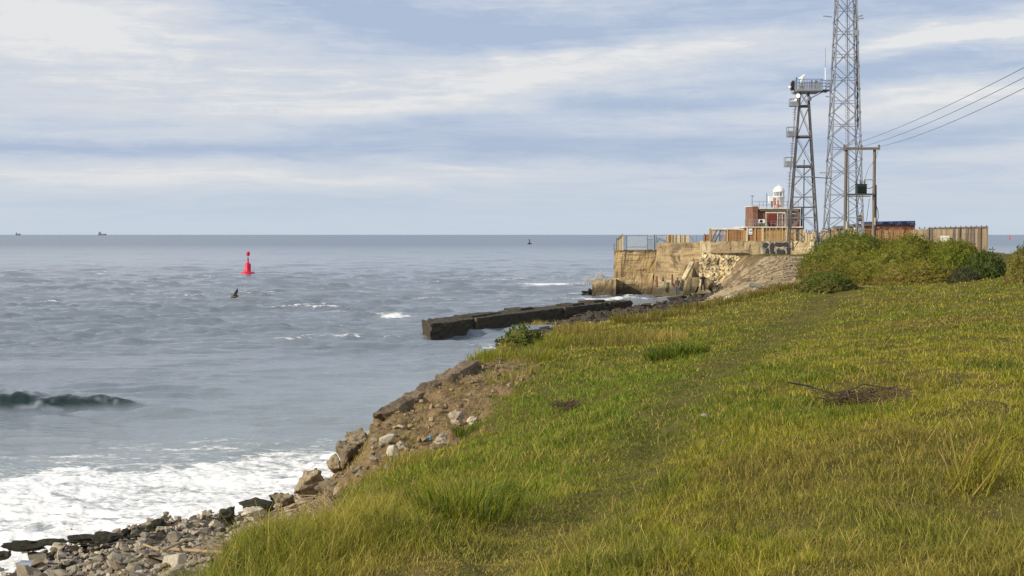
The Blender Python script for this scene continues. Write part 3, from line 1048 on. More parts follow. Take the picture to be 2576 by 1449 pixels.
lf = plank_fence('long tall pale timber fence with spiked top at the landward side of the bushes', 2296, 2483, 576.5, 640, 118.6, 117.4, M['w_grey'], .22, (2334, 2341, 2398, 2412, 2430, 2447, 2464, 2482), M['w_pole'], .05, .012, seed=11, zb=4.9, yt1=571.5)
mb = MB()
mb.bar(P(2336, 574.6, 118.35), P(2484, 571.2, 117.35), .10, .14)
mb.build('capping_rail', M['w_pole'], lf)
for k in range(15):
    x = 2300 + k * 13
    p = P(x, 576.3 - (x - 2296) * .0267, 118.6 - (x - 2296) / 187 * 1.2)
    MB().lathe([(.09, 0), (.07, .1), (.0, .22)], p, 6).build('spike', M['galv_d'], lf)
sg = thing('notice_board', P(2377, 600, 117.8), 'white notice board fixed to the tall pale timber fence above the bushes', 'sign')
mb = MB()
mb.box(P(2377, 600, 117.75), (.86, .03, .52))
mb.build('panel', M['signw'], sg)
MB().box(P(2370.5, 597.8, 117.72), (.11, .02, .05)).build('emblem', M['black'], sg)
MB().box(P(2379.5, 597.4, 117.72), (.26, .02, .018)).build('line_of_writing', M['black'], sg)
ps = thing('notice_post', P(1879.5, 610, 129.9), 'pale grey post carrying a white notice, between two brown panels', 'sign')
MB().box((P(1879.5, 592, 129.8)), (.11, .11, 1.55)).build('post', M['offwhite'], ps)
mb = MB()
mb.box(P(1888, 582.5, 129.7), (.38, .03, .62))
mb.build('panel', M['signw'], ps)
MB().box(P(1888, 580.5, 129.66), (.22, .02, .14)).build('symbol', M['galv'], ps)
MB().box(P(1887, 587, 129.66), (.16, .02, .05)).build('line_of_writing', M['galv'], ps)

# barred gate and the stair behind it
g = thing('barred_gate', P(1785, 607, 131.3), 'orange gate of upright bars at the seaward end of the timber fences', 'gate')
mb = MB()
mb.tint = .8
for x in (1786.5, 1828):
    mb.bar(P(x, 608, 131.3), P(x, 574.5, 131.3), .16)
mb.bar(P(1786, 579, 131.3), P(1828.5, 579, 131.3), .14)
mb.build('frame', M['w_orange'], g)
mb = MB()
mb.bar(P(1784, 575, 131.35), P(1872, 576.5, 130.2), .05, .10)
mb.build('top_rail', M['offwhite'], g)
for x in (1790, 1793.5, 1797, 1800.5, 1810, 1813.5, 1817, 1820.5, 1824):
    mb = MB()
    mb.tint = R.uniform(.4, .9)
    mb.bar(P(x, 607, 131.3), P(x, 579, 131.3), .075)
    mb.build('bar', M['w_orange'], g)
mb = MB()
mb.box(P(1786, 591.5, 131.7), (.16, .1, 1.5))
mb.build('end_post', M['black'], g)
stx = thing('metal_stair', P(1799, 609, 131), 'grey metal stair of seven treads climbing through the orange barred gate', 'stair')
for k in range(8):
    x, y = 1793.5 + 2.1 * k, 606.5 - 3.9 * k
    mb = MB()
    mb.tint = .6
    mb.bar(P(x - 3.5, y, 131.0 + .03 * k), P(x + 5, y, 131.0 + .03 * k), .22, .06)
    mb.build('tread', M['galv'], stx)
for s_ in (-3.6, 5.2):
    mb = MB()
    mb.bar(P(1793.5 + s_, 607.5, 131), P(1793.5 + 2.1 * 7 + s_, 578, 131.2), .05, .10)
    mb.build('stringer', M['galv_d'], stx)

# steel mesh fence over the seaward wall
mf = thing('mesh_fence', P(1572, 630, 136.9), 'blue grey steel mesh fence along the top of the seaward wall', 'fence')
xs = [1569, 1574, 1628, 1645, 1650, 1677]
for x in xs:
    yb = 630 if x < 1648 else 611
    mb = MB()
    mb.tube(P(x, yb, 136.6 - (x - 1569) / 80), P(x, 590.5, 136.6 - (x - 1569) / 80), .055 if x not in (1645,) else .12, None, 6)
    mb.build('post', M['blue_st'], mf)
for y, xa, xb in ((591.2, 1569, 1677), (620.5, 1572, 1650), (593.5, 1628, 1677), (600, 1650, 1677)):
    MB().bar(P(xa, y, 136.6), P(xb, y, 136.6 - (xb - 1569) / 80), .055).build('rail', M['blue_st'], mf)
for xa, xb, ya, yb in ((1574, 1628, 592, 629), (1628, 1650, 592, 629), (1650, 1677, 593, 611)):
    mb = MB()
    mb.extrude([P(xa, yb, 136.62), P(xb, yb, 136.62 - (xb - xa) / 80), P(xb, ya, 136.62 - (xb - xa) / 80), P(xa, ya, 136.62)], (0, .01, 0))
    mb.build('mesh_panel', M['mesh'], mf)
ts = thing('timber_screen', P(1560, 630, 136.8), 'small pale timber screen with a slanting top at the seaward end of the wall', 'screen')
mb = MB()
for k in range(6):
    x = 1552 + k * 2.6
    mb.tint = R.uniform(.3, .8)
    mb.extrude([P(x, 630, 136.7), P(x + 2.4, 630, 136.7), P(x + 2.4, 601.5 - (k + 1) * 2.3, 136.7), P(x, 601.5 - k * 2.3, 136.7)], (0, .06, 0))
mb.build('boards', M['w_pale'], ts)
MB().bar(P(1551, 602.5, 136.66), P(1568.5, 587.5, 136.66), .06, .12).build('top_rail', M['w_grey'], ts)
MB().bar(P(1568.4, 630, 136.66), P(1568.4, 587.5, 136.66), .12).build('post', M['offwhite'], ts)
rl = thing('steel_railing', P(1547, 629, 137.3), 'thin dark two rail railing at the very end of the sea wall', 'railing')
for x in (1544.5, 1551):
    MB().tube(P(x, 631, 137.4), P(x, 598 if x > 1550 else 614, 137.4), .035, None, 6).build('post', M['galv_d'], rl)
for y in (615, 620, 625):
    MB().bar(P(1544, y, 137.4), P(1566, y, 137.3), .03).build('rail', M['galv_d'], rl)
hb = plank_fence('pale slatted timber hoarding above the buttress', 1680, 1733, 591.5, 610, 134.8, 134.2, M['w_pale'], .30, (1680, 1690, 1698, 1709, 1720, 1732), M['w_pale'], .02, .05, seed=12, rails=(.15, .5, .92))
mb = MB()
mb.box(P(1685.5, 600, 134.6), (.36, .05, .8))
mb.build('dark_panel', M['w_brown'], hb)
dr = thing('diagonal_strut_railing', P(1745, 611, 134), 'thin blue grey railing with a sloping strut right of the timber hoarding', 'railing')
MB().bar(P(1735, 592, 134), P(1748, 609.5, 134), .06).build('strut', M['blue_st'], dr)
MB().bar(P(1733, 591.8, 134), P(1771, 591.8, 132.2), .045).build('rail', M['blue_st'], dr)
for x in (1752, 1769):
    MB().tube(P(x, 610, 133.4), P(x, 591, 133.4), .03, None, 6).build('post', M['blue_st'], dr)

# ------------------------------------------------------------------ brick lookout with white lantern
DL = 140.0
L0 = P(1950, 600, DL)
lk = thing('lookout_building', (L0.x, DL + 2, 5.35), 'small red brick lookout with a white lantern dome and railed flat roof', 'building')


def rectbox(mb, x0, x1, y0, y1, d, th):
    """box whose front covers photo x0..x1, y0..y1 at d"""
    a, c = P(x0, y1, d), P(x1, y0, d)
    return mb.hexa([(a.x, d, a.z), (c.x, d, a.z), (c.x, d + th, a.z), (a.x, d + th, a.z)], [(a.x, d, c.z), (c.x, d, c.z), (c.x, d + th, c.z), (a.x, d + th, c.z)])


rectbox(MB(), 1907.3, 2013.5, 526.2, 569.6, DL, 4.4).build('wall', M['brick'], lk)
rectbox(MB(), 1893.5, 1907, 519.5, 569.6, DL - .35, 4.4).build('corner_pier', M['brick'], lk)
rectbox(MB(), 1892.5, 1908, 517.4, 519.4, DL - .42, 4.5).build('pier_cap', M['offwhite'], lk)
rectbox(MB(), 1908.2, 2015.5, 521.6, 526, DL - .3, 4.9).build('roof', M['offwhite'], lk)
rectbox(MB(), 1873, 2024, 569.8, 573, DL - 1.3, 6.6).build('base_slab', M['offwhite'], lk)
rectbox(MB(), 1884, 2020, 573.1, 612, DL - .9, 5.8).build('plinth', M['wall_dull'], lk)
rectbox(MB(), 1910, 2010, 527, 531, DL - .22, .2).build('fascia_shadow_strip', M['felt'], lk)  # dark strip standing in for the shadow under the roof edge
d_ = rectbox(MB(), 1933.5, 1953.5, 539, 568.5, DL - .09, .08).build('door', M['door'], lk)
rectbox(MB(), 1933, 1954, 552, 553, DL - .16, .06).build('door_rail', M['brick'], d_)
mb = MB()
rectbox(mb, 1910, 1924, 551.5, 561.5, DL - .75, .38)
ac = mb.build('air_conditioner', M['white'], lk)
mb = MB()
c0 = P(1915, 556.5, DL - .78)
mb.tube(c0, c0 + Vector((0, .05, 0)), .17, None, 16)
mb.build('fan_grille', M['black'], ac)
rectbox(MB(), 1909, 1933, 562, 569.5, DL - .7, .6).build('dark_panel', M['felt'], lk)
MB().bar(P(1926, 534.5, DL - .9), P(1976, 534.5, DL - .9), .09, .13).build('canopy_rail', M['offwhite'], lk)
for x in (1927, 1956, 1975):
    MB().bar(P(x, 534.5, DL - .9), P(x, 569.8, DL - .9), .07).build('canopy_post', M['offwhite'], lk)
for x0, x1, y0, y1 in ((1989, 2000, 538, 550), (1969, 1975, 538, 548)):
    f_ = rectbox(MB(), x0 - 1, x1 + 1, y0 - 1, y1 + 1, DL - .06, .05).build('window', M['white'], lk)
    rectbox(MB(), x0, x1, y0, y1, DL - .09, .04).build('pane', M['glass'], f_)
mb = MB()
for k in range(7):
    mb.bar(P(1961, 569 - 4.6 * k, DL - .7), P(1968, 569 - 4.6 * k, DL - .7), .04)
for x in (1961, 1968):
    mb.bar(P(x, 571, DL - .7), P(x, 538, DL - .7), .05)
mb.build('ladder', M['offwhite'], lk)
mb = MB()
for y in (507.5, 516):
    mb.bar(P(1891, y, DL), P(2009, y, DL), .045)
mb.bar(P(2009, 507.5, DL), P(2009, 507.5, DL + 4), .045)
mb.bar(P(1891.5, 507.5, DL), P(1891.5, 507.5, DL + 4), .045)
for x in (1891.5, 1910, 1920, 1940, 1980, 1996, 2009):
    mb.bar(P(x, 523, DL), P(x, 507, DL), .045)
mb.build('roof_railing', M['blue_st'], lk)
MB().tube(P(1928.7, 524, DL + .3), P(1928.7, 486, DL + .3), .05, None, 6).build('aerial_post', M['blue_st'], lk)
an = MB().tube(P(1892, 523, DL + .2), P(1892, 494, DL + .2), .04, None, 6).build('wind_sensor_mast', M['blue_st'], lk)
mb = MB()
c0 = P(1892, 493, DL + .2)
mb.bar(c0 + Vector((-.26, 0, 0)), c0 + Vector((.26, 0, 0)), .05)
mb.lathe([(.02, -.12), (.13, 0), (.13, .05), (0, .05)], c0, 10)
mb.build('wind_sensor', M['blue_st'], an)
cl = P(1959, 524, DL + 1.6)
k_ = (DL + 1.6) / F
mb = MB()
zt = PZ(494, DL + 1.6)
zg = PZ(482.8, DL + 1.6)
r_ = 13.6 * k_
mb.lathe([(r_, cl.z), (r_, zt - .12), (r_ + .08, zt - .1), (r_ + .08, zt), (r_ - .05, zt)], (cl.x, cl.y, 0), 28)
mb.build('lantern_drum', M['white'], lk)
gl = MB().lathe([(r_ - .06, zt), (r_ - .06, zg)], (cl.x, cl.y, 0), 28).build('lantern_glazing', M['glazing_or_wave_shade'], lk)
mb = MB()
for k in range(10):
    a = 2 * math.pi * (k + .3) / 10
    p = Vector((cl.x + (r_ - .03) * math.cos(a), cl.y + (r_ - .03) * math.sin(a), 0))
    mb.bar(p + Vector((0, 0, zt)), p + Vector((0, 0, zg)), .06)
mb.build('glazing_bars', M['white'], gl)
mb = MB()
mb.lathe([(.02, zt), (.28, zt + .02), (.28, zg - .1), (.02, zg - .08)], (cl.x, cl.y, 0), 12)
mb.build('lamp', M['galv_d'], gl)
zd = PZ(467.6, DL + 1.6)
rd = 14.6 * k_
mb = MB()
mb.lathe([(rd - .1, zg - .03), (rd, zg)] + [(rd * math.cos(a), zg + (zd - zg) * math.sin(a)) for a in np.linspace(.05, 1.50, 10)] + [(.06, zd), (.05, zd + .12), (0, zd + .16)], (cl.x, cl.y, 0), 28)
mb.build('dome', M['white'], lk)
for x, y0 in ((1942, 506), (1949, 508), (1957, 503)):
    mb = MB()
    mb.tube(P(x, 523, DL + .7), P(x, y0, DL + .7), .09, .09, 8)
    mb.build('red_marker_pole', M['redpole'], lk)
rectbox(MB(), 1934.5, 1944, 493.5, 510, DL + .9, .5).build('equipment_box', M['white'], lk)
mb = MB()
for x in (1874.5, 1885.5):
    mb.bar(P(x, 570, DL - 1), P(x, 553, DL - 1), .045)
for y in (553, 561):
    mb.bar(P(1874.5, y, DL - 1), P(1907, y, DL - 1), .04)
for x in (1896, 1901, 1907):
    mb.bar(P(x, 570, DL - 1), P(x, 553, DL - 1), .04)
for x in (1940, 1953, 1985, 2000, 2012):
    mb.bar(P(x, 570, DL - 1.15), P(x, 556, DL - 1.15), .035)
for y in (556, 563):
    mb.bar(P(1936, y, DL - 1.15), P(2014, y, DL - 1.15), .03)
mb.build('terrace_railing', M['galv'], lk)
rectbox(MB(), 2016, 2019.5, 523, 569.6, DL + .5, .3).build('downpipe', M['black'], lk)


# ------------------------------------------------------------------ lattice towers
def tower_frame(cx, cy, rz, z0, z1, w0, w1):
    c_, s_ = math.cos(rz), math.sin(rz)

    def corner(k, z):
        h = (w0 + (w1 - w0) * (z - z0) / (z1 - z0)) / 2
        sx, sy = ((-1, -1), (1, -1), (1, 1), (-1, 1))[k % 4]
        x, y = sx * h, sy * h
        return Vector((cx + x * c_ - y * s_, cy + x * s_ + y * c_, z))
    return corner


DR = 128.0
C0 = P(2019.5, 585, DR)
zr0, zrt = 5.3, PZ(233, DR)
cor = tower_frame(C0.x, DR, rad(-8.5), zr0, zrt, 78 * DR / F * .93, 20 * DR / F)
rt = thing('radar_tower', (C0.x, DR, zr0), 'shorter dark lattice tower with a railed platform and white radar scanner', 'tower')
for k in range(4):
    mb = MB()
    mb.bar(cor(k, zr0), cor(k, zrt), .145, .145)
    mb.build('leg', M['galv_d'], rt)
levs = [zr0] + [PZ(y, DR) for y in (521.5, 419, 344.5, 267.5, 233)]
for a, z in enumerate(levs[1:-1]):
    heavy = a > 0
    mb = MB()
    for k in range(4):
        mb.bar(cor(k, z), cor(k + 1, z), .14 if heavy else .08, .18 if heavy else .08)
    if heavy:
        lo = [cor(k, z + .05) for k in range(4)]
        mb.extrude(lo, (0, 0, .05))
    mb.build('rest_platform' if heavy else 'horizontal_frame', M['galv_d'], rt)
for i in range(len(levs) - 1):
    za_, zb_ = levs[i], levs[i + 1]
    n_p = (2, 2, 1, 1, 1)[i]
    mb = MB()
    mb.tint = .2
    for j in range(n_p):
        a, c = za_ + (zb_ - za_) * j / n_p, za_ + (zb_ - za_) * (j + 1) / n_p
        for k in range(4):
            mb.bar(cor(k, a), cor(k + 1, c), .058)
            mb.bar(cor(k + 1, a), cor(k, c), .058)
            if n_p > 1:
                mb.bar(cor(k, (a + c) / 2), cor(k + 1, (a + c) / 2), .058)
    mb.build('bracing', M['galv'], rt)
mb = MB()
pc = (cor(0, zr0) + cor(2, zr0)) / 2
mb.tube((pc.x, pc.y - .3, zr0), (pc.x, pc.y - .3, PZ(402, DR)), .06, .05, 6)
mb.build('cable_riser', M['galv_d'], rt)
# ladder up the left face with caged landings
mb = MB()
lo, hi = (cor(0, zr0) + cor(3, zr0)) / 2, (cor(0, zrt) + cor(3, zrt)) / 2
off = Vector((-.42, -.3, 0))
for s_ in (-.2, .2):
    mb.bar(lo + off + Vector((0, s_, 0)), hi + off + Vector((0, s_, 0)), .05)
for k in range(44):
    p = lo + (hi - lo) * (k + .5) / 44 + off
    mb.bar(p - Vector((0, .2, 0)), p + Vector((0, .2, 0)), .03)
mb.build('ladder', M['galv'], rt)
for y0, y1, xc in ((249, 268, 1996.5), (320, 345, 1989.5), (396, 420, 1983.5)):
    mb = MB()
    p = P(xc, y1, DR - .5)
    q = P(xc, y0, DR - .5)
    hh, ww = q.z - p.z, .34
    mb.tint = .35
    mb.box((p.x, p.y, p.z + .06), (.80, .9, .12))
    for sx_ in (-.37, .37):
        for sy_ in (-.4, .4):
            mb.bar((p.x + sx_, p.y + sy_, p.z), (p.x + sx_, p.y + sy_, p.z + hh), .055)
    for zz in (.45, 1.0):
        z = p.z + hh * zz
        for a, c in (((-.37, -.4), (.37, -.4)), ((.37, -.4), (.37, .4)), ((.37, .4), (-.37, .4)), ((-.37, .4), (-.37, -.4))):
            mb.bar((p.x + a[0], p.y + a[1], z), (p.x + c[0], p.y + c[1], z), .055)
    mb.box((p.x, p.y - .42, p.z + hh * .35), (.62, .02, hh * .5))
    mb.box((p.x - .39, p.y, p.z + hh * .35), (.02, .7, hh * .5))
    mb.build('ladder_landing', M['galv'], rt)
for y0, y1, xc in ((276, 302, 2002.5), (361, 386, 1996), (434, 470, 1989.5)):
    mb = MB()
    a, c = P(xc - 4, y1, DR - .9), P(xc - 4, y0, DR - .9)
    for k in range(5):
        p = a + (c - a) * k / 4
        mb.bar(p + Vector((-.2, 0, 0)), p + Vector((.24, 0, 0)), .03)
    mb.bar(a, c, .035)
    mb.build('rung_aerial', M['galv_d'], rt)
# top platform
zd0, zd1 = PZ(231.8, DR), PZ(226.5, DR)
xa, xb, xe = PX(1993, DR), PX(2057, DR), PX(2078.5, DR)
mb = MB()
mb.box(((xa + xb) / 2, DR, (zd0 + zd1) / 2), (xb - xa, 2.6, zd1 - zd0))
mb.box(((xa + xb) / 2, DR, zd0 - .05), (xb - xa - .3, 2.3, .10))
mb.build('top_platform', M['galv'], rt)
mb = MB()
mb.box(((xb + xe) / 2 + .01, DR + .1, zd0 + .13), (xe - xb - .02, 1.6, .14))
mb.build('side_gallery', M['galv_d'], rt)
mb = MB()
mb.bar((xb + .2, DR - .3, zd0 - .05), P(2032, 251, DR), .07)
mb.bar((xb + .2, DR + .5, zd0 - .05), P(2032, 251, DR) + Vector((0, .6, 0)), .07)
mb.bar((xa + .1, DR - .3, zd0 - .08), P(2007, 256, DR), .07)
mb.build('platform_strut', M['galv_d'], rt)
zr = PZ(203, DR)
mb = MB()
cs = [(xa, DR - 1.25), (xb, DR - 1.25), (xb, DR + 1.25), (xa, DR + 1.25)]
for i in range(4):
    a, c = cs[i], cs[(i + 1) % 4]
    for z in (zr, (zr + zd1) / 2 + .1):
        mb.bar((a[0], a[1], z), (c[0], c[1], z), .05)
    n_ = 10 if i in (0, 2) else 5
    for k in range(n_):
        u = k / n_
        mb.bar((a[0] + (c[0] - a[0]) * u, a[1] + (c[1] - a[1]) * u, zd1), (a[0] + (c[0] - a[0]) * u, a[1] + (c[1] - a[1]) * u, zr), .05)
mb.build('platform_railing', M['blue_st'], rt)
mb = MB()
for k in range(22):
    x = xa + .35 + k * .098
    mb.box((x, DR - 1.24, zd1 + .30), (.06, .02, .56))
mb.build('kick_slats', M['galv'], rt)
mb = MB()
for z in (PZ(204, DR), PZ(211.5, DR), PZ(219, DR)):
    mb.bar((xb, DR - .7, z), (xe, DR - .7, z), .065)
    mb.bar((xe, DR - .7, z), (xe, DR + .9, z), .065)
for y_ in (-.7, .9):
    mb.bar((xe, DR + y_, zd0), (xe, DR + y_, PZ(203, DR)), .075)
mb.build('gallery_railing', M['blue_st'], rt)
for x, y0 in ((2003.7, 195), (2042, 202), (2036, 208), (2053, 202)):
    MB().bar(P(x, 226.5, DR - .9), P(x, y0, DR - .9), .12).build('aerial_post', M['galv_d'], rt)
mb = MB()
mb.extrude([P(1990.5, 226, DR - .6), P(1991.5, 208, DR - .6), P(1995, 202, DR - .6), P(1999, 206, DR - .6), P(1999, 226, DR - .6)], (0, .5, 0))
mb.build('cabinet', M['black'], rt)
MB().ball(P(1987.3, 219.5, DR - .6), (.16, .14, .14), 10, 6).build('small_radome', M['white'], rt)
wa_ = MB()
wa_.tube(P(2076.5, 204, DR - .6), P(2076.2, 170, DR - .6), .05, .045, 8)
wa_.build('aerial_base', M['white'], rt)
MB().tube(P(2076.2, 170, DR - .6), P(2076.5, 120, DR - .6), .028, .02, 6).build('whip_aerial', M['blue_st'], rt)
mb = MB()
p = P(2017.3, 226, DR - .4)
mb.box((p.x, p.y, p.z + .2), (.34, .34, .4))
rs = mb.build('scanner_pedestal', M['black'], rt)
mb = MB()
mb.lathe([(.15, .4), (.17, .75), (.13, .9), (.17, 1.0), (.16, 1.15), (.10, 1.3), (.0, 1.32)], p, 14)
mb.build('scanner_motor', M['white'], rt)
mb = MB()
pa, pb = P(2010.3, 199.2, DR - .4), P(2025.3, 188.5, DR - .4)
mb.bar(pa, pb, .22, .20)
mb.build('radar_scanner', M['white'], rt, bevel=.05)
for x, y, r0, dr_ in ((2036.5, 248.5, .25, Vector((.5, -.85, 0))), (2008, 241, .22, Vector((-.5, -.85, 0))), (2002, 251, .12, Vector((-.5, -.85, 0)))):
    q = P(x, y, DR - 1.2)
    dr_.normalize()
    mb = MB()
    mb.path([q - dr_ * .18, q + dr_ * .0, q + dr_ * .06], [r0 * .8, r0, r0 * .99], 18)
    mb.build('dish_aerial', M['galv'] if x > 2030 else M['white'], rt)

DM = 146.0
Cm = P(2120, 585, DM)
km = DM / F
zm0 = 5.3
zm1 = PZ(-120, DM)
cor = tower_frame(Cm.x + .05, DM, rad(-5.5), zm0, zm1, (84 + 2.6) * km, 37 * km)
lm = thing('lattice_mast', (Cm.x, DM, zm0), 'tall slender galvanised lattice mast rising out of the top of the picture', 'mast')
for k in range(4):
    mb = MB()
    mb.bar(cor(k, zm0), cor(k, zm1), .16, .16)
    mb.build('leg', M['galv'], lm)
zs = [PZ(577 - 58.2 * i, DM) for i in range(13)]
zs = [z for z in zs if z < zm1]
for i in range(len(zs) - 1):
    mb = MB()
    mb.tint = R.uniform(.4, .7)
    a, c = zs[i], zs[i + 1]
    for k in range(4):
        mb.bar(cor(k, a), cor(k + 1, c), .085)
        mb.bar(cor(k + 1, a), cor(k, c), .085)
        mb.bar(cor(k, (a + c) / 2), cor(k + 1, (a + c) / 2), .065)
    mb.box((cor(0, (a + c) / 2) + cor(1, (a + c) / 2)) / 2, (.2, .05, .2))
    for k in range(4):
        mb.box(cor(k, a), (.24, .24, .26))
    mb.build('bracing', M['blue_st'], lm)
mb = MB()
lx = PX(2133, DM)
for s_ in (-.2, .2):
    mb.bar((lx + s_, DM + .3, zm0), (lx + s_ - .35, DM + .3, zm1), .04)
for k in range(110):
    z = zm0 + (zm1 - zm0) * (k + .5) / 110
    x = lx - .35 * (k + .5) / 110
    mb.bar((x - .2, DM + .3, z), (x + .2, DM + .3, z), .03)
mb.build('ladder', M['galv'], lm)
mb = MB()
mb.bar(P(2134.5, 600, DM + 1), P(2131, -100, DM + 1), .07)
mb.build('cable_tray', M['galv_d'], lm)
for x0, x1, y0, y1 in ((2071, 2093, 40.5, 42.5), (2146, 2173, 48.5, 46), (2150, 2171, 43, 39), (2077, 2092, 243, 243), (2062, 2087, 434.5, 435), (2068, 2082, 576, 577)):
    MB().bar(P(x0, y0, DM - 1.3), P(x1, y1, DM - 1.3), .13).build('side_arm', M['galv'], lm)
mb = MB()
p = P(2156, 83, DM - 1.2)
mb.box(p, (.42, .3, .62))
mb.build('equipment_box', M['galv'], lm)
mb = MB()
mb.tube(P(2158, 320, DM - 1.4), P(2152, -100, DM - 1.0), .08, .08, 6)
mb.build('feeder_cable', M['black'], lm)
mb = MB()
mb.box(P(2163.5, 549, DM - 1.5), (.45, .3, .72))
mb.build('control_cabinet', M['w_pole'], lm)

# gangway cable from tower to mast
cbm = MB().tube(P(2046, 446, DR + 1), P(2088, 448.5, DM - 1.5), .05, None, 6).build('link_cable', M['cable'])
tag(cbm, 'short level cable strung from the radar tower to the lattice mast', 'cable')

# ------------------------------------------------------------------ pole mounted transformer
DH = 100.0
kh = DH / F
ph = thing('transformer_poles', (PX(2164, DH), DH, 4.8), 'twin wooden poles with a crossarm carrying a dark green transformer', 'utility poles')
for x in (2128.5, 2200.2):
    p = P(x, 374, DH)
    MB().path([(p.x + (.02 if x > 2150 else 0), DH, 4.6), (p.x, DH, 9), (p.x, DH, p.z)], [.145, .135, .12], 12).build('pole', M['w_pole'], ph)
mb = MB()
mb.bar(P(2121, 374.2, DH - .2), P(2213.5, 373.6, DH - .2), .16, .19)
mb.build('crossarm', M['w_pole'], ph)
for x in (2124, 2167, 2211):
    p = P(x, 371, DH - .2)
    mb = MB()
    mb.lathe([(.03, -.05), (.03, .05), (.11, .06), (.06, .11), (.11, .13), (.06, .18), (.09, .2), (0, .25)], p, 12)
    mb.build('insulator', M['w_pole'], ph)
mb = MB()
mb.bar(P(2129, 489.5, DH - .22), P(2200, 489, DH - .22), .12, .15)
mb.bar(P(2129, 489.5, DH + .22), P(2200, 489, DH + .22), .12, .15)
mb.bar(P(2132, 494, DH - .3), P(2190, 494, DH - .3), .05, .07)
mb.build('platform', M['galv_d'], ph)
mb = MB()
a, c = P(2153.5, 487.3, DH), P(2178.5, 464.5, DH)
mb.box(((a.x + c.x) / 2, DH, (a.z + c.z) / 2), (c.x - a.x, .55, c.z - a.z))
for k in range(9):
    mb.box((a.x + .06 + k * (c.x - a.x - .12) / 8, DH - .33, (a.z + c.z) / 2 - .03), (.025, .11, (c.z - a.z) * .72))
mb.box(((a.x + c.x) / 2, DH, c.z + .02), (c.x - a.x + .08, .62, .05))
tf = mb.build('transformer_tank', M['green'], ph)
for x in (2153.5, 2164.5, 2175):
    p = P(x, 463.5, DH)
    mb = MB()
    mb.lathe([(.06, 0), (.06, .08), (.09, .1), (.06, .14), (.09, .18), (.06, .22), (.08, .26), (.03, .34), (.03, .42)], p, 10)
    mb.build('bushing', M['felt'], tf)
mb = MB()
mb.path([P(2176, 452.5, DH), P(2192, 452, DH), P(2196, 455, DH)], .025, 6)
mb.path([P(2178, 473, DH), P(2190, 474, DH), P(2195, 470, DH), P(2197, 462, DH)], .03, 6)
mb.path([P(2170, 374, DH), P(2168, 400, DH), P(2164.5, 450, DH)], .014, 5)
mb.path([P(2199, 405, DH - .1), P(2184, 425, DH), P(2176, 450, DH)], .014, 5)
mb.path([P(2211, 372, DH - .2), P(2207, 386, DH - .1), P(2203, 400, DH - .15)], .014, 5)
mb.build('jumper_wire', M['cable'], ph)
mb = MB()
mb.path([P(2204, 465, DH - .12), P(2204, 560, DH - .14), P(2203, 590, DH - .14)], .045, 6)
mb.path([P(2205, 520, DH - .12), P(2208.5, 530, DH - .12), P(2209.5, 545, DH - .12), P(2206, 560, DH - .12)], .03, 6)
mb.build('cable_conduit', M['black'], ph)
for x, y0, y1 in ((2128.5, 556, 577), (2200.2, 548, 566)):
    p, q = P(x, y1, DH - .02), P(x, y0, DH - .02)
    mb = MB()
    mb.tube((p.x, DH, p.z), (q.x, DH, q.z), .152, .150, 12)
    mb.build('pole_band', M['offwhite'], ph)
mb = MB()
mb.path([P(2152, 500, DH), P(2158, 520, DH + .3), P(2153, 540, DH)], .02, 5)
mb.path([P(2187, 500, DH), P(2183, 530, DH), P(2180, 555, DH + .4)], .02, 5)
mb.build('loose_wire', M['cable'], ph)


def sag(a, c, s, n=40):
    a, c = Vector(a), Vector(c)
    return [a + (c - a) * (k / n) - Vector((0, 0, 4 * s * (k / n) * (1 - k / n))) for k in range(n + 1)]


for lab, xh, yh, x1, y1 in (('highest of the three power lines sagging to the twin wooden poles', 2124, 369, 2576, 170), ('middle one of the three power lines sagging to the twin wooden poles', 2167, 369, 2576, 195), ('lowest of the three power lines sagging to the twin wooden poles', 2211, 369, 2576, 222)):
    a = P(xh, yh, DH - .2)
    mid = P(x1, y1, 50.0)
    # far end: the next pole, behind the viewer; span extended so that the line passes the sighted point
    u = .5
    s_ = 1.15
    e_ = a + (mid + Vector((0, 0, s_)) - a) / u
    o = MB().path(sag(a, e_, s_), .012, 6).build('power_line', M['cable'])
    tag(o, lab, 'power line', 'power lines to the transformer poles')

# ------------------------------------------------------------------ blue roofed brick building
DB = 150.0
bb = thing('brick_building', (PX(2240, DB), DB + 2, 5.3), 'low orange brick building with a dark blue roof band behind the bushes', 'building')
rectbox(MB(), 2196.3, 2302, 566.2, 617, DB, 4).build('wall', M['brick2'], bb)
mb = MB()
a, c = P(2194, 566, DB - .25), P(2303.5, 566, DB - .25)
h1, h2 = PZ(557.5, DB), PZ(555.5, DB)
mb.hexa([a, c, c + Vector((.3, 4.6, 0)), a + Vector((0, 4.6, 0))], [(a.x, a.y + .25, h1), (c.x, c.y + .25, h2), (c.x + .3, c.y + 4.6, h2 + .03), (a.x, a.y + 4.6, h1 + .03)])
mb.build('roof', M['roof'], bb)
mb = MB()
for x in (2218, 2243, 2262, 2284, 2295):
    mb.box(P(x, 561 - (x - 2218) * .015, DB - .17), (.26, .05, .07), M=Matrix.Rotation(.3, 3, 'Y'))
mb.build('roof_clip', M['galv'], bb)
rectbox(MB(), 2172, 2196, 568.3, 617, DB - .6, 4).build('annex', M['brick2'], bb)
rectbox(MB(), 2160, 2171.8, 568.3, 617, DB - .5, 3).build('white_cladding', M['white'], bb)
rectbox(MB(), 2154, 2194, 563.5, 568, DB - 1.0, 4.6).build('annex_roof', M['felt'], bb)
hut = thing('small_hut_roof', (PX(2120, 152), 152, 5.3), 'low grey hut peeping over the grey fence beside the pole foot', 'hut')
rectbox(MB(), 2102, 2150, 575, 617, 152, 3).build('wall', M['wall_dull'], hut)
mb = MB()
a = [P(2100, 575, 151.5), P(2152, 575, 151.5), P(2146, 570, 153), P(2108, 570, 153)]
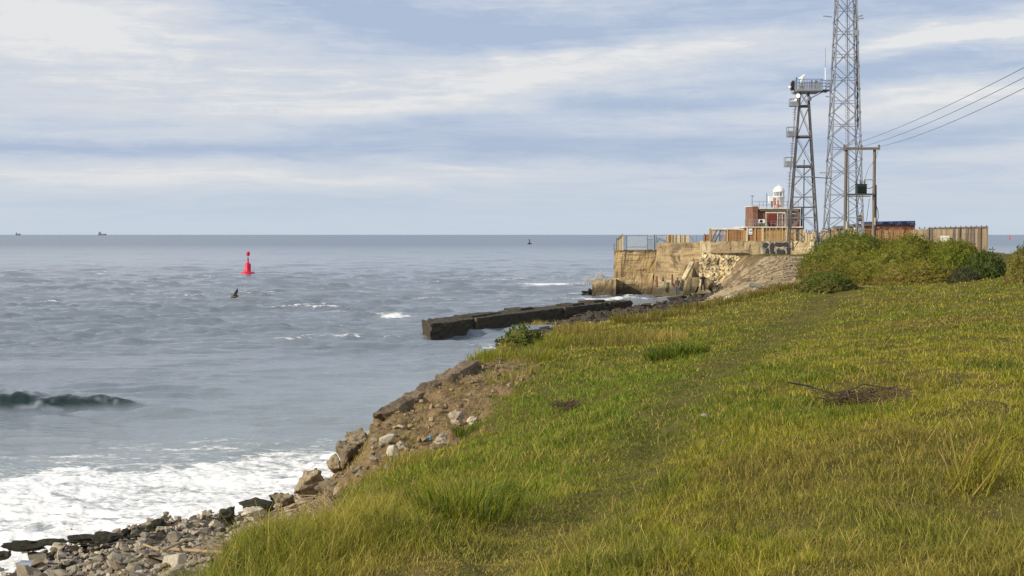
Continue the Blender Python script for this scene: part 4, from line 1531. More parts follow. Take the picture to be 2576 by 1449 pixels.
mb.extrude(a, (0, 2.0, .1))
mb.build('roof', M['felt'], hut)
# ------------------------------------------------------------------ stone
def rock_mat(name, c1, c2, c3, bump=.03, sc=6):
    m, t, b = new_mat(name)
    co = t.node('ShaderNodeTexCoord').outputs['Object']
    oi = t.node('ShaderNodeObjectInfo')
    v = t.vm('ADD', co, t.vm('SCALE', (31.0, 17.0, 9.0)))
    t.put(v.node.inputs[1].links[0].from_node.inputs['Scale'], oi.outputs['Random'])
    n1 = t.noise(v, sc * .35, 5, .65)
    n2 = t.noise(v, sc * 2.5, 5, .7)
    c = t.mix(t.ss(n1, .38, .62), c1, c2)
    c = t.mix(t.m('MULTIPLY', t.ss(n2, .52, .66), .7), c, c3)
    s_ = t.vm('SCALE', c)
    t.put(s_.node.inputs['Scale'], t.m('ADD', .62, t.m('MULTIPLY', oi.outputs['Random'], .75)))
    t.link(s_, b.inputs['Base Color'])
    b.inputs['Roughness'].default_value = .9
    b.inputs['Specular IOR Level'].default_value = .2
    t.link(t.bump(t.m('ADD', n1, n2), 1.0, bump), b.inputs['Normal'])
    return m


MR = [rock_mat('grey_tan_stone', (.30, .265, .205), (.24, .205, .155), (.38, .34, .275)), rock_mat('pale_stone', (.44, .40, .32), (.35, .31, .24), (.50, .46, .38)),
      rock_mat('brown_stone', (.21, .165, .115), (.16, .125, .09), (.28, .225, .16))]
m_weed = rock_mat('weedy_wet_stone', (.042, .042, .028), (.028, .028, .022), (.075, .075, .04), .05)
m_boulder = rock_mat('tan_boulder_stone', (.31, .25, .165), (.22, .175, .115), (.10, .08, .06), .06, 4)
m_brick1 = mat('brick_red_stone', (.33, .10, .05), .9, .2, 6)


def rock_mesh(name, seed, sx=1.0, sy=.8, sz=.6, n=20, bev=.05):
    r = np.random.default_rng(seed)
    p = r.normal(size=(n, 3))
    p /= np.linalg.norm(p, axis=1)[:, None]
    p *= (1 + .18 * r.normal(size=(n, 1)))
    p = np.clip(p, -.86, .86) * (sx / 2, sy / 2, sz / 2)
    bm = bmesh.new()
    for q in p:
        bm.verts.new(q)
    bmesh.ops.convex_hull(bm, input=bm.verts)
    bmesh.ops.delete(bm, geom=[g for g in bm.verts if not g.link_faces], context='VERTS')
    bmesh.ops.dissolve_limit(bm, angle_limit=rad(14), verts=bm.verts, edges=bm.edges)
    bmesh.ops.bevel(bm, geom=list(bm.edges), offset=bev * min(sx, sy, sz), segments=1, affect='EDGES', clamp_overlap=True)
    bmesh.ops.recalc_face_normals(bm, faces=bm.faces)
    me = bpy.data.meshes.new(name)
    bm.to_mesh(me)
    bm.free()
    return me


def craggy(name, seed, dims, m, amp=.16, sub=4, f=2.0):
    """a big craggy boulder: a hull broken up by ridged noise, flat faces kept"""
    me = rock_mesh(name, seed, 1, 1, 1, 18, .02)
    bm = bmesh.new()
    bm.from_mesh(me)
    bmesh.ops.triangulate(bm, faces=bm.faces)
    for _ in range(sub):
        long = [e for e in bm.edges if e.calc_length() > .09]
        if not long:
            break
        bmesh.ops.subdivide_edges(bm, edges=long, cuts=1)
        bmesh.ops.triangulate(bm, faces=bm.faces)
    v = np.array([q.co for q in bm.verts])
    a = seed * 3.1
    k = 1 + amp * (fbm(v[:, 0] * f + a, v[:, 2] * f * 1.6, 4, .6) + fbm(v[:, 1] * f + a, v[:, 2] * f * 1.6 + 7, 4, .6)) - amp * 1.2 * np.abs(noise2(v[:, 0] * 3 + v[:, 1] * 2 + a, v[:, 2] * 5))
    v = v * k[:, None] * np.array(dims)
    for q, c_ in zip(bm.verts, v):
        q.co = c_
    bmesh.ops.recalc_face_normals(bm, faces=bm.faces)
    bm.to_mesh(me)
    bm.free()
    me.materials.append(m)
    return me


def put(name, me, loc, label, cat, group=None, rot=(0, 0, 0), sc=1.0):
    o = bpy.data.objects.new(name, me)
    COL.objects.link(o)
    o.location, o.rotation_euler = loc, rot
    o.scale = (sc, sc, sc) if not hasattr(sc, '__len__') else sc
    return tag(o, label, cat, group)


def noisy_box(corners_b, corners_t, n=(10, 4, 6), amp=.1, f=1.2, seed=0, mb=None):
    """a block whose faces are finely divided and shifted by noise of position, so that it looks weathered"""
    mb = mb or MB()
    b = [Vector(p) for p in corners_b]
    tp = [Vector(p) for p in corners_t]

    def pt(u, v, w):
        lo = b[0] * (1 - u) * (1 - v) + b[1] * u * (1 - v) + b[2] * u * v + b[3] * (1 - u) * v
        hi = tp[0] * (1 - u) * (1 - v) + tp[1] * u * (1 - v) + tp[2] * u * v + tp[3] * (1 - u) * v
        return lo * (1 - w) + hi * w
    nx, ny, nz = n
    idx, pts, fs = {}, [], []

    def g(i, j, k):
        if (i, j, k) not in idx:
            idx[i, j, k] = len(pts)
            pts.append(pt(i / nx, j / ny, k / nz))
        return idx[i, j, k]
    for i in range(nx):
        for j in range(ny):
            fs += [(g(i, j, 0), g(i, j + 1, 0), g(i + 1, j + 1, 0), g(i + 1, j, 0)), (g(i, j, nz), g(i + 1, j, nz), g(i + 1, j + 1, nz), g(i, j + 1, nz))]
        for k in range(nz):
            fs += [(g(i, 0, k), g(i + 1, 0, k), g(i + 1, 0, k + 1), g(i, 0, k + 1)), (g(i, ny, k), g(i, ny, k + 1), g(i + 1, ny, k + 1), g(i + 1, ny, k))]
    for j in range(ny):
        for k in range(nz):
            fs += [(g(0, j, k), g(0, j, k + 1), g(0, j + 1, k + 1), g(0, j + 1, k)), (g(nx, j, k), g(nx, j + 1, k), g(nx, j + 1, k + 1), g(nx, j, k + 1))]
    A = np.array(pts)
    s_ = seed * 7.7
    D = np.stack([fbm(A[:, 1] * f + s_, A[:, 2] * f * 1.5 + 3, 4, .6), fbm(A[:, 0] * f + A[:, 1] * .6 * f + s_ + 20, A[:, 2] * f * 1.5, 4, .6), .7 * fbm(A[:, 0] * f + s_ + 40, A[:, 1] * f, 4, .6)], -1)
    A = A + amp * D
    return mb.add(A, fs)


# ------------------------------------------------------------------ breakwater
bw = thing('breakwater', (-4, 82, 0), 'low dark stone breakwater running out into the sea from the rocks', 'breakwater')
A0, A1 = Vector((-5.1, 78.9, 0)), Vector((14.5, 116, 0))
ax = (A1 - A0).normalized()
nr = Vector((-ax.y, ax.x, 0))        # away from the viewer
secs = [(0, .135, .98, .14, 'end_block'), (.136, .30, 1.0, .05, 'stone_section'), (.301, .47, .99, .07, 'stone_section'), (.471, .66, .97, .08, 'stone_section'), (.661, .80, .93, .16, 'stone_section')]
Lb = (A1 - A0).length
for i, (u0, u1, h, amp, nm) in enumerate(secs):
    p, q = A0 + ax * Lb * (u0 - (.006 if i else 0)), A0 + ax * Lb * (u1 + .006) + nr * .03 * (i % 2)
    p = p + nr * .03 * (i % 2)
    w_ = 3.3
    bt = [p + Vector((0, 0, -1.2)), q + Vector((0, 0, -1.2)), q + nr * w_ + Vector((0, 0, -1.2)), p + nr * w_ + Vector((0, 0, -1.2))]
    k_ = ax * 4.0 if i == 0 else ax * 0
    bt[3] += k_
    tp = [p + nr * .12 + Vector((0, 0, h)), q + nr * .12 + Vector((0, 0, h)), q + nr * w_ + Vector((0, 0, h - .1)), p + nr * w_ + k_ + Vector((0, 0, h - .1))]
    noisy_box(bt, tp, (max(8, int(26 * (u1 - u0) * 5)), 8, 9), amp, 2.0, i + 1).build(nm, M['pier'], bw, fix=True)
for u_ in (.1355, .47):
  p = A0 + ax * Lb * u_
  MB().box((p.x - nr.x * .02, p.y - nr.y * .02, .1), (.22, .14, 1.9), math.atan2(ax.y, ax.x)).build('joint_pillar', M['wall_dull'], bw)
for k, (u, dz_) in enumerate(((.16, .10), (.23, .06), (.38, .08), (.55, .09), (.68, .08))):
    p = A0 + ax * Lb * u + nr * (.9 + .5 * (k % 3))
    noisy_box([p + Vector((0, 0, .9)), p + ax * 2.2 + Vector((0, 0, .9)), p + ax * 2.2 + nr * 1.5 + Vector((0, 0, .9)), p + nr * 1.5 + Vector((0, 0, .9))], [p + Vector((0, 0, 1 + dz_)), p + ax * 2.2 + Vector((0, 0, 1 + dz_)), p + ax * 2.2 + nr * 1.5 + Vector((0, 0, .98 + dz_)), p + nr * 1.5 + Vector((0, 0, .98 + dz_))], (6, 5, 2), .06, 1.5, k + 20).build('capstone', M['pier'], bw)

# ------------------------------------------------------------------ slab and boulders of the near bluff
sl = thing('concrete_slab', P(1050, 985, 29), 'long tilted brown concrete slab jutting over the edge of the bare earth bluff', 'concrete slab')
a, c = P(936, 1040, 25.8), P(1168, 906, 33.0)
e_ = (c - a).normalized()
nn = Vector((e_.y, -e_.x, 0)).normalized()
if nn.y > 0:
    nn = -nn
hs = Vector((0, 0, -1))
cb = [a + hs * .34 + nn * .50 + e_ * .22, c + hs * .75 + nn * .55, c + hs * .8, a + hs * .36 + e_ * .3]
ct = [a + nn * .30 + hs * .02, c + nn * .40, c, a]
noisy_box(cb, ct, (52, 6, 10), .06, 2.4, 3).build('slab', M['slab'], sl)
big = [
    ('boulder', 'dark craggy boulder stack under the low end of the tilted slab', (905, 1108), 25.2, (.55, .5, .55), 1, m_boulder),
    ('boulder', 'broad craggy brown boulder on the bluff edge below the tilted slab', (872, 1150), 24.9, (.62, .6, .66), 2, m_boulder),
    ('boulder', 'sharp cornered brown boulder above the surf at the bluff foot', (842, 1168), 25.0, (.34, .4, .42), 3, m_boulder),
    ('boulder', 'large split tan boulder leaning at the end of the rocky spur', (778, 1222), 24.3, (.72, .7, .62), 4, m_boulder),
    ('boulder', 'pointed tan boulder on top of the split boulder at the spur end', (800, 1196), 24.6, (.3, .35, .36), 5, MR[2]),
    ('boulder', 'smooth brown boulder between the split boulder and the grass bank', (838, 1232), 23.6, (.66, .6, .46), 6, m_boulder),
    ('boulder', 'pale pinkish boulder half buried in the bare earth', (940, 1124), 24.3, (.34, .34, .36), 7, MR[1]),
    ('boulder', 'grey boulder with a dark hollow at the top of the bare earth', (1146, 1052), 23.6, (.30, .32, .32), 8, MR[0]),
    ('boulder', 'pale flat topped rock by the blue litter on the bare earth', (1118, 1108), 21.8, (.40, .36, .26), 9, MR[0]),
    ('boulder', 'knobbly grey rock in the rubble at the edge of the long grass', (1088, 1146), 20.6, (.26, .26, .24), 10, MR[0]),
    ('boulder', 'tan rubble rock half hidden in long grass below the bare earth', (1050, 1172), 20.2, (.28, .26, .24), 11, MR[2]),
    ('boulder', 'brown rock lodged under the tilted slab near its low end', (955, 1078), 25.6, (.36, .4, .30), 12, m_boulder),
    ('boulder', 'pale rock beside the hollow boulder near the green bank', (1188, 1062), 23.0, (.22, .2, .22), 13, MR[1]),
    ('boulder', 'low brown boulder between the spur and the shingle', (712, 1262), 24.6, (.60, .6, .36), 14, m_boulder),
    ('boulder', 'yellowish tan boulder behind the dark weedy ledge on the spur', (640, 1290), 24.2, (.46, .4, .28), 15, MR[1]),
]
for nm, lab, (x, y), d, dims, sd_, m in big:
    p = P(x, y, d)
    me = craggy(nm, sd_, tuple(1.12 * k for k in dims), m)
    put(nm, me, p, lab, 'boulder', None, (0, 0, sd_ * 1.3))
weeds = [
    ('long low black weedy ledge at the far end of the beach', 62, 1368, 1.25, .55, .26, .15, 25.2), ('dark green weedy ledge behind the shingle, beside the black ledge', 215, 1352, 1.05, .5, .22, -.2, 25.6),
    ('blackish weedy boulder row at the surf edge in mid beach', 268, 1350, .9, .5, .3, .1, 25.3), ('small jet black weedy rock standing in the surf', 316, 1336, .34, .3, .26, .3, 26.2),
    ('round dark weedy rock topped with green at the surf edge', 395, 1322, .62, .45, .30, .2, 26.2), ('humped weedy rock beside the yellowish boulder', 572, 1292, .52, .45, .42, 0, 25.6),
    ('dark weedy ledge on the seaward side of the spur', 650, 1268, 1.15, .6, .36, .35, 26.2), ('greenish weedy knob at the top of the dark ledge on the spur', 694, 1248, .36, .35, .26, .2, 26.6),
    ('flat weedy rock low on the beach edge in front of the surf', 345, 1340, .7, .45, .2, .1, 25.6), ('thin weedy slab at the surf edge on the far side of the beach', 130, 1362, .9, .4, .2, .2, 26.0),
    ('broken weedy stone at the very corner of the beach', 12, 1392, .6, .5, .24, .0, 24.6)]
for i, (lab, x, y, sx_, sy_, sz_, rz, d) in enumerate(weeds):
    me = craggy('weedy_rock', 40 + i, (sx_ * .85, sy_ * .85, sz_ * 1.05), m_weed, .2)
    p = P(x, y, d)
    p.z -= .04
    put('weedy_rock', me, p, lab, 'rock', 'weedy rocks at the surf edge', (0, 0, rz))

# black reef at the sea wall tip
for i, (x, y, d, s_) in enumerate(((1474, 738, 136, (1.1, .8, .7)), (1487, 735, 136.5, (.9, .7, 1.0)), (1466, 741, 135, (.6, .5, .35)))):
    put('reef_rock', craggy('reef_rock', 60 + i, s_, m_weed, .2), P(x, y, d), ('jagged black reef rock breaking the sea off the headland', 'taller black reef rock touching the low concrete block', 'lowest black reef rock, farthest out from the concrete block')[i], 'rock')
for i, (x, y, d, s_, m, lab) in enumerate((
        (1547, 772, 98, (.8, .7, .5), MR[1], 'pale stone at the landward end of the breakwater'), (1586, 760, 106, (.6, .5, .45), MR[1], 'small pale stone on the dark rock shelf'),
        (1645, 788, 92, (.9, .6, .4), m_boulder, 'tan rock on the sand between shelf and grass'), (1690, 772, 98, (1.2, .8, .4), m_boulder, 'broad tan rock where sand meets the dark shelf'),
        (1835, 752, 84, (.9, .7, .5), MR[1], 'pale rubble heap rock on the sandy slope by the grass'), (1856, 744, 84, (.8, .6, .5), MR[0], 'grey rubble rock next to the pale one by the grass'), (1815, 762, 82, (.7, .6, .4), MR[0], 'low rubble rock furthest down the sandy slope'))):
    put('shore_rock', craggy('shore_rock', 70 + i, s_, m, .18), on_land(x, y, 60, 130, 900), lab, 'rock')
lg = thing('log', P(1902, 719, 74), 'short dark log lying at the top of the sandy slope', 'log')
mb = MB()
a, c = P(1889, 717, 74), P(1917, 723, 73)
mb.path([a, (a + c) / 2 + Vector((0, 0, .04)), c], [.15, .12, .09], 10)
mb.build('trunk', M['felt'], lg)

# ------------------------------------------------------------------ beach stones: individuals, then the small shingle
VAR = [rock_mesh('beach_rock', 100 + i, 1, R.uniform(.6, .95), R.uniform(.4, .75), R.randint(11, 18), .022) for i in range(18)]
VM = []
for i, me in enumerate(VAR):
    me.materials.append(MR[(0, 0, 1, 0, 2, 1)[i % 6]])


def shore_edge(x):
    return np.interp(x, [-20, 0, 100, 300, 420, 560, 640, 700, 760, 800], [1392, 1388, 1376, 1350, 1334, 1312, 1296, 1280, 1272, 1268])


def bank_edge(x):
    return np.interp(x, [-20, 440, 500, 600, 700, 760, 880], [1475, 1475, 1450, 1405, 1352, 1325, 1290])


n_ = 0
spots = []
while n_ < 290:
    x = R.uniform(-25, 800)
    lo_, hi_ = shore_edge(x), bank_edge(x)
    if hi_ < lo_:
        continue
    y = R.uniform(lo_, hi_)
    spots.append((x, y))
    n_ += 1
SPW = [on_land(x, y, 15, 40, 400) for x, y in spots]
order = sorted(range(len(spots)), key=lambda i: -spots[i][1])
for k, i in enumerate(order):
    p = SPW[i]
    s_ = min(.55, max(.15, R.lognormvariate(math.log(.235), .38)))
    o = put('beach_rock', VAR[k % 18], (p.x, p.y, p.z + .10 * s_), 'angular grey tan stone among the loose shore rubble below the grass bank', 'rock', 'loose stones of the shore rubble', (R.uniform(-.5, .5), R.uniform(-.5, .5), R.uniform(0, 6.28)), s_)
for k in range(64):
    x = R.uniform(745, 1010)
    y = np.interp(x, [745, 840, 935, 1010], [1232, 1160, 1085, 1075]) + R.uniform(-4, 100) * (1 if x < 900 else 1.1)
    p = on_land(x, y, 14, 40, 400)
    s_ = min(.42, max(.10, R.lognormvariate(math.log(.19), .4)))
    put('spur_rock', VAR[(5 * k) % 18], (p.x, p.y, p.z + .06 * s_), 'broken rock on the crumbling spur between the shore rubble and the tilted slab', 'rock', 'broken rocks on the crumbling spur', (R.uniform(-.7, .7), R.uniform(-.7, .7), R.uniform(0, 6.28)), s_)
p = on_land(67, 1397, 15, 40, 400)
put('brick_fragment', rock_mesh('brick_fragment', 301, .2, .11, .08, 16), (p.x, p.y, p.z + .12), 'small red brick fragment among the grey shore stones', 'brick').data.materials.append(m_brick1)


def scatter_stones(name, label, pts, smin, smax, m, seed):
    r = np.random.default_rng(seed)
    base = [np.array([v.co for v in me.vertices]) for me in VAR[:6]]
    bf = [[tuple(f.vertices) for f in me.polygons] for me in VAR[:6]]
    co_, lo_, tot, o_ = [], [], [], 0
    for i, p in enumerate(pts):
        k = r.integers(6)
        s_ = smin + (smax - smin) * r.random() ** 2
        a = r.random() * 6.28
        c_, q = math.cos(a), math.sin(a)
        v = base[k] * s_
        v = np.stack([v[:, 0] * c_ - v[:, 1] * q, v[:, 0] * q + v[:, 1] * c_, v[:, 2]], -1) + (p[0], p[1], p[2] + s_ * .12)
        co_.append(v)
        for f in bf[k]:
            lo_.extend(j + o_ for j in f)
            tot.append(len(f))
        o_ += len(v)
    tot = np.array(tot)
    o = np_mesh(name, np.vstack(co_), np.array(lo_), np.concatenate([[0], np.cumsum(tot)[:-1]]), tot, m, (), False)
    return tag(o, label, 'stones', None, 'stuff')


m_sh = rock_mat('mixed_shingle', (.20, .17, .13), (.36, .32, .26), (.11, .09, .07), .02, 5)
r = np.random.default_rng(8)
px = r.uniform(-13, -2.0, 9000)
py = r.uniform(14, 32, 9000)
zz, dd_, bb_, ff_, pp_, aa_, oo_, ww_ = land(px[None], py[None])
k = (zz[0] > .05) & (oo_[0] > .9) & (zz[0] < 2.4)
scatter_stones('shingle', 'small grey shingle between the larger shore stones', np.stack([px, py, zz[0]], -1)[k], .06, .26, m_sh, 1)
px = r.uniform(-4.5, 2.0, 9000)
py = r.uniform(17, 38, 9000)
zz, dd_, bb_, ff_, pp_, aa_, oo_, ww_ = land(px[None], py[None])
k = (bb_[0] > .5) & (r.random(9000) < .40) & (zz[0] > .8)
m_er = rock_mat('earthy_rubble', (.225, .16, .092), (.31, .24, .15), (.13, .092, .058), .02, 5)
scatter_stones('earth_rubble', 'brown crumbs of earth and rubble on the bare bluff', np.stack([px, py, zz[0]], -1)[k], .03, .20, m_er, 2)
px = r.uniform(5, 27, 16000)
py = r.uniform(66, 126, 16000)
zz, dd_, bb_, ff_, pp_, aa_, oo_, ww_ = land(px[None], py[None])
k = (bb_[0] > .5) & (zz[0] > .35) & (r.random(16000) < .22 - .19 * (zz[0] < 1.15) + (zz[0] > 1.15) * .12 * (np.abs(noise2(aa_[0] * .5, oo_[0] * .12)) > .38))
scatter_stones('slope_rubble', 'stones scattered down the sandy slope to the rock shelf', np.stack([px, py, zz[0]], -1)[k], .05, .42, rock_mat('sandy_rubble', (.37, .30, .20), (.27, .22, .15), (.17, .14, .11), .03, 3), 3)

px = r.uniform(2, 24, 9000)
py = r.uniform(72, 128, 9000)
zz, dd_, bb_, ff_, pp_, aa_, oo_, ww_ = land(px[None], py[None])
k = (zz[0] > .1) & (zz[0] < 1.35) & (r.random(9000) < .40)
scatter_stones('shelf_rubble', 'dark wet rocks covering the low shelf between the breakwater and the sand', np.stack([px, py, zz[0] - .05], -1)[k], .15, 1.1, rock_mat('dark_shelf_rock', (.06, .05, .042), (.04, .034, .03), (.12, .10, .08), .05, 2), 4)

# driftwood
for i, (lab, pts, r_, mk) in enumerate((
        ('long pale driftwood plank lying level among the shore stones', [(428, 1399), (620, 1410)], .028, 'w_grey'), ('thin grey driftwood stick near the beach middle', [(362, 1383), (402, 1400)], .022, 'w_grey'),
        ('bleached driftwood stick pointing up the beach', [(405, 1402), (470, 1376)], .025, 'w_pale'), ('grey bent driftwood branch under the grass bank', [(600, 1392), (640, 1362), (690, 1352)], .022, 'w_grey'),
        ('pale curved root hanging out of the bank near the spur', [(650, 1338), (700, 1318), (760, 1320)], .022, 'w_pale'), ('long grey root sprawling down from the grass bank', [(700, 1345), (760, 1300), (830, 1262)], .02, 'w_grey'))):
    mb = MB()
    W_ = [on_land(x, y, 12, 40, 500) + Vector((0, 0, .10)) for x, y in pts]
    mb.path(W_, [r_ * (1.2 - .4 * k / len(W_)) for k in range(len(W_))], 7)
    tag(mb.build('driftwood', M[mk]), lab, 'driftwood', 'driftwood on the shore')
# dry roots tangled on the bank foot
mb = MB()
rs = R
root_pts = []
for k in range(120):
    x = rs.uniform(560, 860)
    y = bank_edge(x) + rs.uniform(-32, 8)
    q = on_land(x, y, 12, 34, 260)
    a = rs.uniform(-.6, .9) + 2.4
    L = rs.uniform(.25, .8)
    mid = q + Vector((math.cos(a) * L * .5, math.sin(a) * L * .2, rs.uniform(.05, .22)))
    end = q + Vector((math.cos(a) * L, math.sin(a) * L * .5, rs.uniform(-.1, .15)))
    mb.path([q, mid, end], [.009, .008, .004], 4, False)
tag(mb.build('dry_roots', M['w_grey']), 'tangle of dry grey roots along the foot of the grass bank', 'roots', None, 'stuff')

lit = on_land(1080, 1110, 12, 30, 500)
me = craggy('plastic_litter', 91, (.13, .09, .09), mat('light_blue_plastic', (.22, .48, .72), .4, .1, 5), .15)
put('plastic_litter', me, lit + Vector((0, 0, .05)), 'small light blue piece of plastic litter on the bare earth', 'litter')
ws = on_land(1771, 1060, 6, 40, 500)
put('white_stone', craggy('white_stone', 92, (.09, .06, .045), MR[0], .12), ws + Vector((0, 0, .07)), 'small whitish stone lying in the grass of the meadow', 'stone')

# ------------------------------------------------------------------ grass
m_grass, t, b = new_mat('grass_blades')
ca = t.attr('gc', 'Color')
b.inputs['Roughness'].default_value = .55
b.inputs['Specular IOR Level'].default_value = .25
t.link(ca, b.inputs['Base Color'])
tl = t.node('ShaderNodeBsdfTranslucent')
t.link(t.vm('SCALE', ca), tl.inputs[0])
tl.inputs[0].links[0].from_node.inputs['Scale'].default_value = 1.25
mx = t.node('ShaderNodeMixShader')
mx.inputs[0].default_value = .38
t.link(b.outputs[0], mx.inputs[1])
t.link(tl.outputs[0], mx.inputs[2])
t.link(mx.outputs[0], t.n['Material Output'].inputs[0])


def blades(name, root, h, wd, lean, az, face, col, parent=None, org=(0, 0, 0)):
    n = len(root)
    ld = np.stack([np.cos(az), np.sin(az), np.zeros(n)], -1)
    sd_ = np.stack([np.cos(face), np.sin(face), np.zeros(n)], -1) * (wd / 2)[:, None]
    up = np.array([0, 0, 1.0])
    mid = root + up * (h * .58)[:, None] + ld * (lean * h * .32)[:, None]
    tip = root + up * (h * np.sqrt(np.maximum(.12, 1 - .55 * lean ** 2)))[:, None] + ld * (lean * h)[:, None]
    co_ = np.stack([root - sd_, root + sd_, mid - sd_ * .8, mid + sd_ * .8, tip], 1).reshape(-1, 3) - np.array(org)
    i = np.arange(n)[:, None] * 5
    lo_ = np.hstack([i, i + 1, i + 3, i + 2, i + 2, i + 3, i + 4]).ravel()
    st = (np.arange(n)[:, None] * 7 + np.array([0, 4])).ravel()
    to = np.tile([4, 3], n)
    c4 = np.repeat(np.hstack([col, np.ones((n, 1))]), 5, 0)
    o = np_mesh(name, co_, lo_, st, to, m_grass, [('gc', 'POINT', 'FLOAT_COLOR', c4)], True)
    if parent:
        o.parent = parent
    return o


G_ = dict(g=(.165, .208, .016), dk=(.07, .105, .012), yg=(.27, .262, .022), st=(.43, .34, .085), br=(.24, .175, .055))
G_ = {k: np.array(v) for k, v in G_.items()}


def mixc(a, c, f):
    return a * (1 - f[:, None]) + c * f[:, None]


def gauss(x, y, x0, y0, rx, ry):
    return np.exp(-(((x - x0) / rx) ** 2 + ((y - y0) / ry) ** 2))


gr = np.random.default_rng(21)
NB = 720000
Yb = np.exp(gr.uniform(math.log(4.6), math.log(80), NB))
Xb = Yb * gr.uniform(-.52, .56, NB)
zz, dd_, bb_, ff_, pp_, aa_, oo_, ww_ = [q[0] for q in land(Xb[None], Yb[None])]
cl1 = fbm(Xb * .22, Yb * .16 + 3, 4)
cl2 = fbm(Xb * .8 + 11, Yb * .6, 4)
cl3 = fbm(Xb * 3.1, Yb * 2.6 + 5, 3)
pth = np.exp(-pp_ ** 2)
edgeb = sstep(1.6, .1, dd_)
keep = (((bb_ < .35 + .35 * gr.random(NB)) & (dd_ > -.45)) | ((gr.random(NB) < .08 + .55 * (fbm(Xb * 1.4, Yb * 1.1, 3) > .25)) & (Yb < 34) & (dd_ > -1.1) & (Yb > 9))) & (zz > 1.5)
keep &= gr.random(NB) > .25 * pth * sstep(.0, .5, cl3 + .25)
keep &= ~((gauss(Xb, Yb, 18.6, 63.5, 2.0, 1.5) > .4) | (gauss(Xb, Yb, -.62, 6.5, .3, .42) > .30 + .3 * gr.random(NB)))
bank = gauss(Xb, Yb, -1.25, 9.5, .85, 4.5)
hb = .069 + .035 * cl2 + .05 * cl3 + .095 * bank + .03 * edgeb * sstep(45, 15, Yb) + .03 * sstep(.1, .6, cl1)
worn = np.clip(1.25 * gauss(Xb, Yb, -.30, 6.75, .55, .75) + .6 * gauss(Xb, Yb, .35, 8.3, .6, .8), 0, 1)
keep &= gr.random(NB) > .6 * worn * sstep(-.35, .35, cl3 + .2)
hb = hb * (1 - .5 * pth) * (1 - .55 * worn) * gr.uniform(.55, 1.35, NB)
hb = np.clip(hb, .03, .36) * (1 + .15 * sstep(30, 60, Yb))
wdb = np.maximum(.004, .00055 * Yb) * gr.uniform(.7, 1.3, NB)
col = mixc(np.repeat(G_['yg'][None], NB, 0), G_['g'], sstep(-.25, .35, cl1 + .35 * cl2))
col = mixc(col, G_['dk'], .6 * sstep(.2, .6, .6 * cl2 + .75 * cl3))
col = mixc(col, G_['br'] * .9, .7 * bb_ * (Yb < 30))
col = mixc(col, G_['st'], .45 * sstep(.05, .55, -cl2 + .3 * cl1) * gr.uniform(.2, 1, NB))
col = mixc(col, G_['br'], .55 * sstep(.25, .6, -cl1 - .2 * cl3))
green_b = 1.5 * gauss(Xb, Yb, 1.4, 22.5, 2.0, 6.5) + gauss(Xb, Yb, 2.4, 7.2, 1.2, 1.3) * .6 + gauss(Xb, Yb, -.1, 10.5, .6, 1.6) * .8
col = mixc(col, np.array((.125, .21, .012)), np.clip(.65 * green_b, 0, .8))
yel = gauss(Xb, Yb, -1.15, 10.0, .55, 3.6)
col = mixc(col, np.array((.42, .33, .06)), np.clip(.8 * yel, 0, .85) * gr.uniform(.5, 1, NB))
col = mixc(col, G_['st'] * .9, np.clip((.10 + .75 * sstep(9, 7, Yb)) * pth * sstep(-.5, .3, cl2 + .5 * cl3) * gr.uniform(.2, 1, NB), 0, 1))
col = mixc(col, np.array((.085, .125, .014)), .5 * pth * sstep(8, 10, Yb))
col = mixc(col, G_['st'] * .85, .8 * worn * gr.uniform(.3, 1, NB))
dry = gauss(Xb, Yb, .15, 6.9, .5, .7) + gauss(Xb, Yb, 3.2, 52, 9, 7) + .8 * edgeb * sstep(30, 40, Yb)
col = mixc(col, G_['st'], np.clip(.6 * dry, 0, .75) * gr.uniform(.2, 1, NB))
sel = gr.random(NB)
col = np.where((sel < .06)[:, None], G_['st'] * .95, col)
col = np.where((sel > .96)[:, None], G_['br'], col)
col = col * gr.uniform(.5, 1.52, (NB, 1))
fl = gr.random(NB) < .015
hb = np.where(fl, hb * 2.1 + .05, hb)
col = np.where(fl[:, None], G_['st'] * gr.uniform(.6, 1.1, (NB, 1)), col)
lean = np.clip(gr.normal(.62, .30, NB) + .35 * pth, .02, 1.1)
azb = gr.normal(.5, 2.2, NB)
lean = np.where(fl, 1.15, lean)
root = np.stack([Xb, Yb, zz - .01], -1)
kk = np.nonzero(keep)[0]
go = blades('grass', root[kk], hb[kk], wdb[kk], lean[kk], azb[kk], gr.uniform(-.9, .9, len(kk)), col[kk])
tag(go, 'long green and straw coloured grass of the clifftop meadow', 'grass', None, 'stuff')


def tuft(name, label, cat, px, py, n, rad_, h, wd, cols, lean=(.5, .3), az=None, d=None, group=None, part='blades', seed=0):
    q = np.random.default_rng(seed)
    c = on_land(px, py, 4, 120, 700) if d is None else P(px, py, d)
    if d is not None:
        c.z = zland(c.x, c.y)
    o = thing(name, c, label, cat, group)
    a = q.random(n) * 6.28
    rr = rad_ * np.sqrt(q.random(n))
    x, y = c.x + rr * np.cos(a), c.y + rr * np.sin(a)
    z = land(x[None], y[None])[0][0]
    cc = np.array(cols)[q.integers(len(cols), size=n)] * q.uniform(.75, 1.25, (n, 1))
    blades(part, np.stack([x, y, z - .02], -1), h * q.uniform(.5, 1.1, n), np.full(n, wd) * q.uniform(.7, 1.3, n), np.clip(q.normal(lean[0], lean[1], n), 0, 1.25), a + q.normal(0, .6, n) if az is None else q.normal(az[0], az[1], n), q.uniform(-.8, .8, n), cc, o, c)
    return o


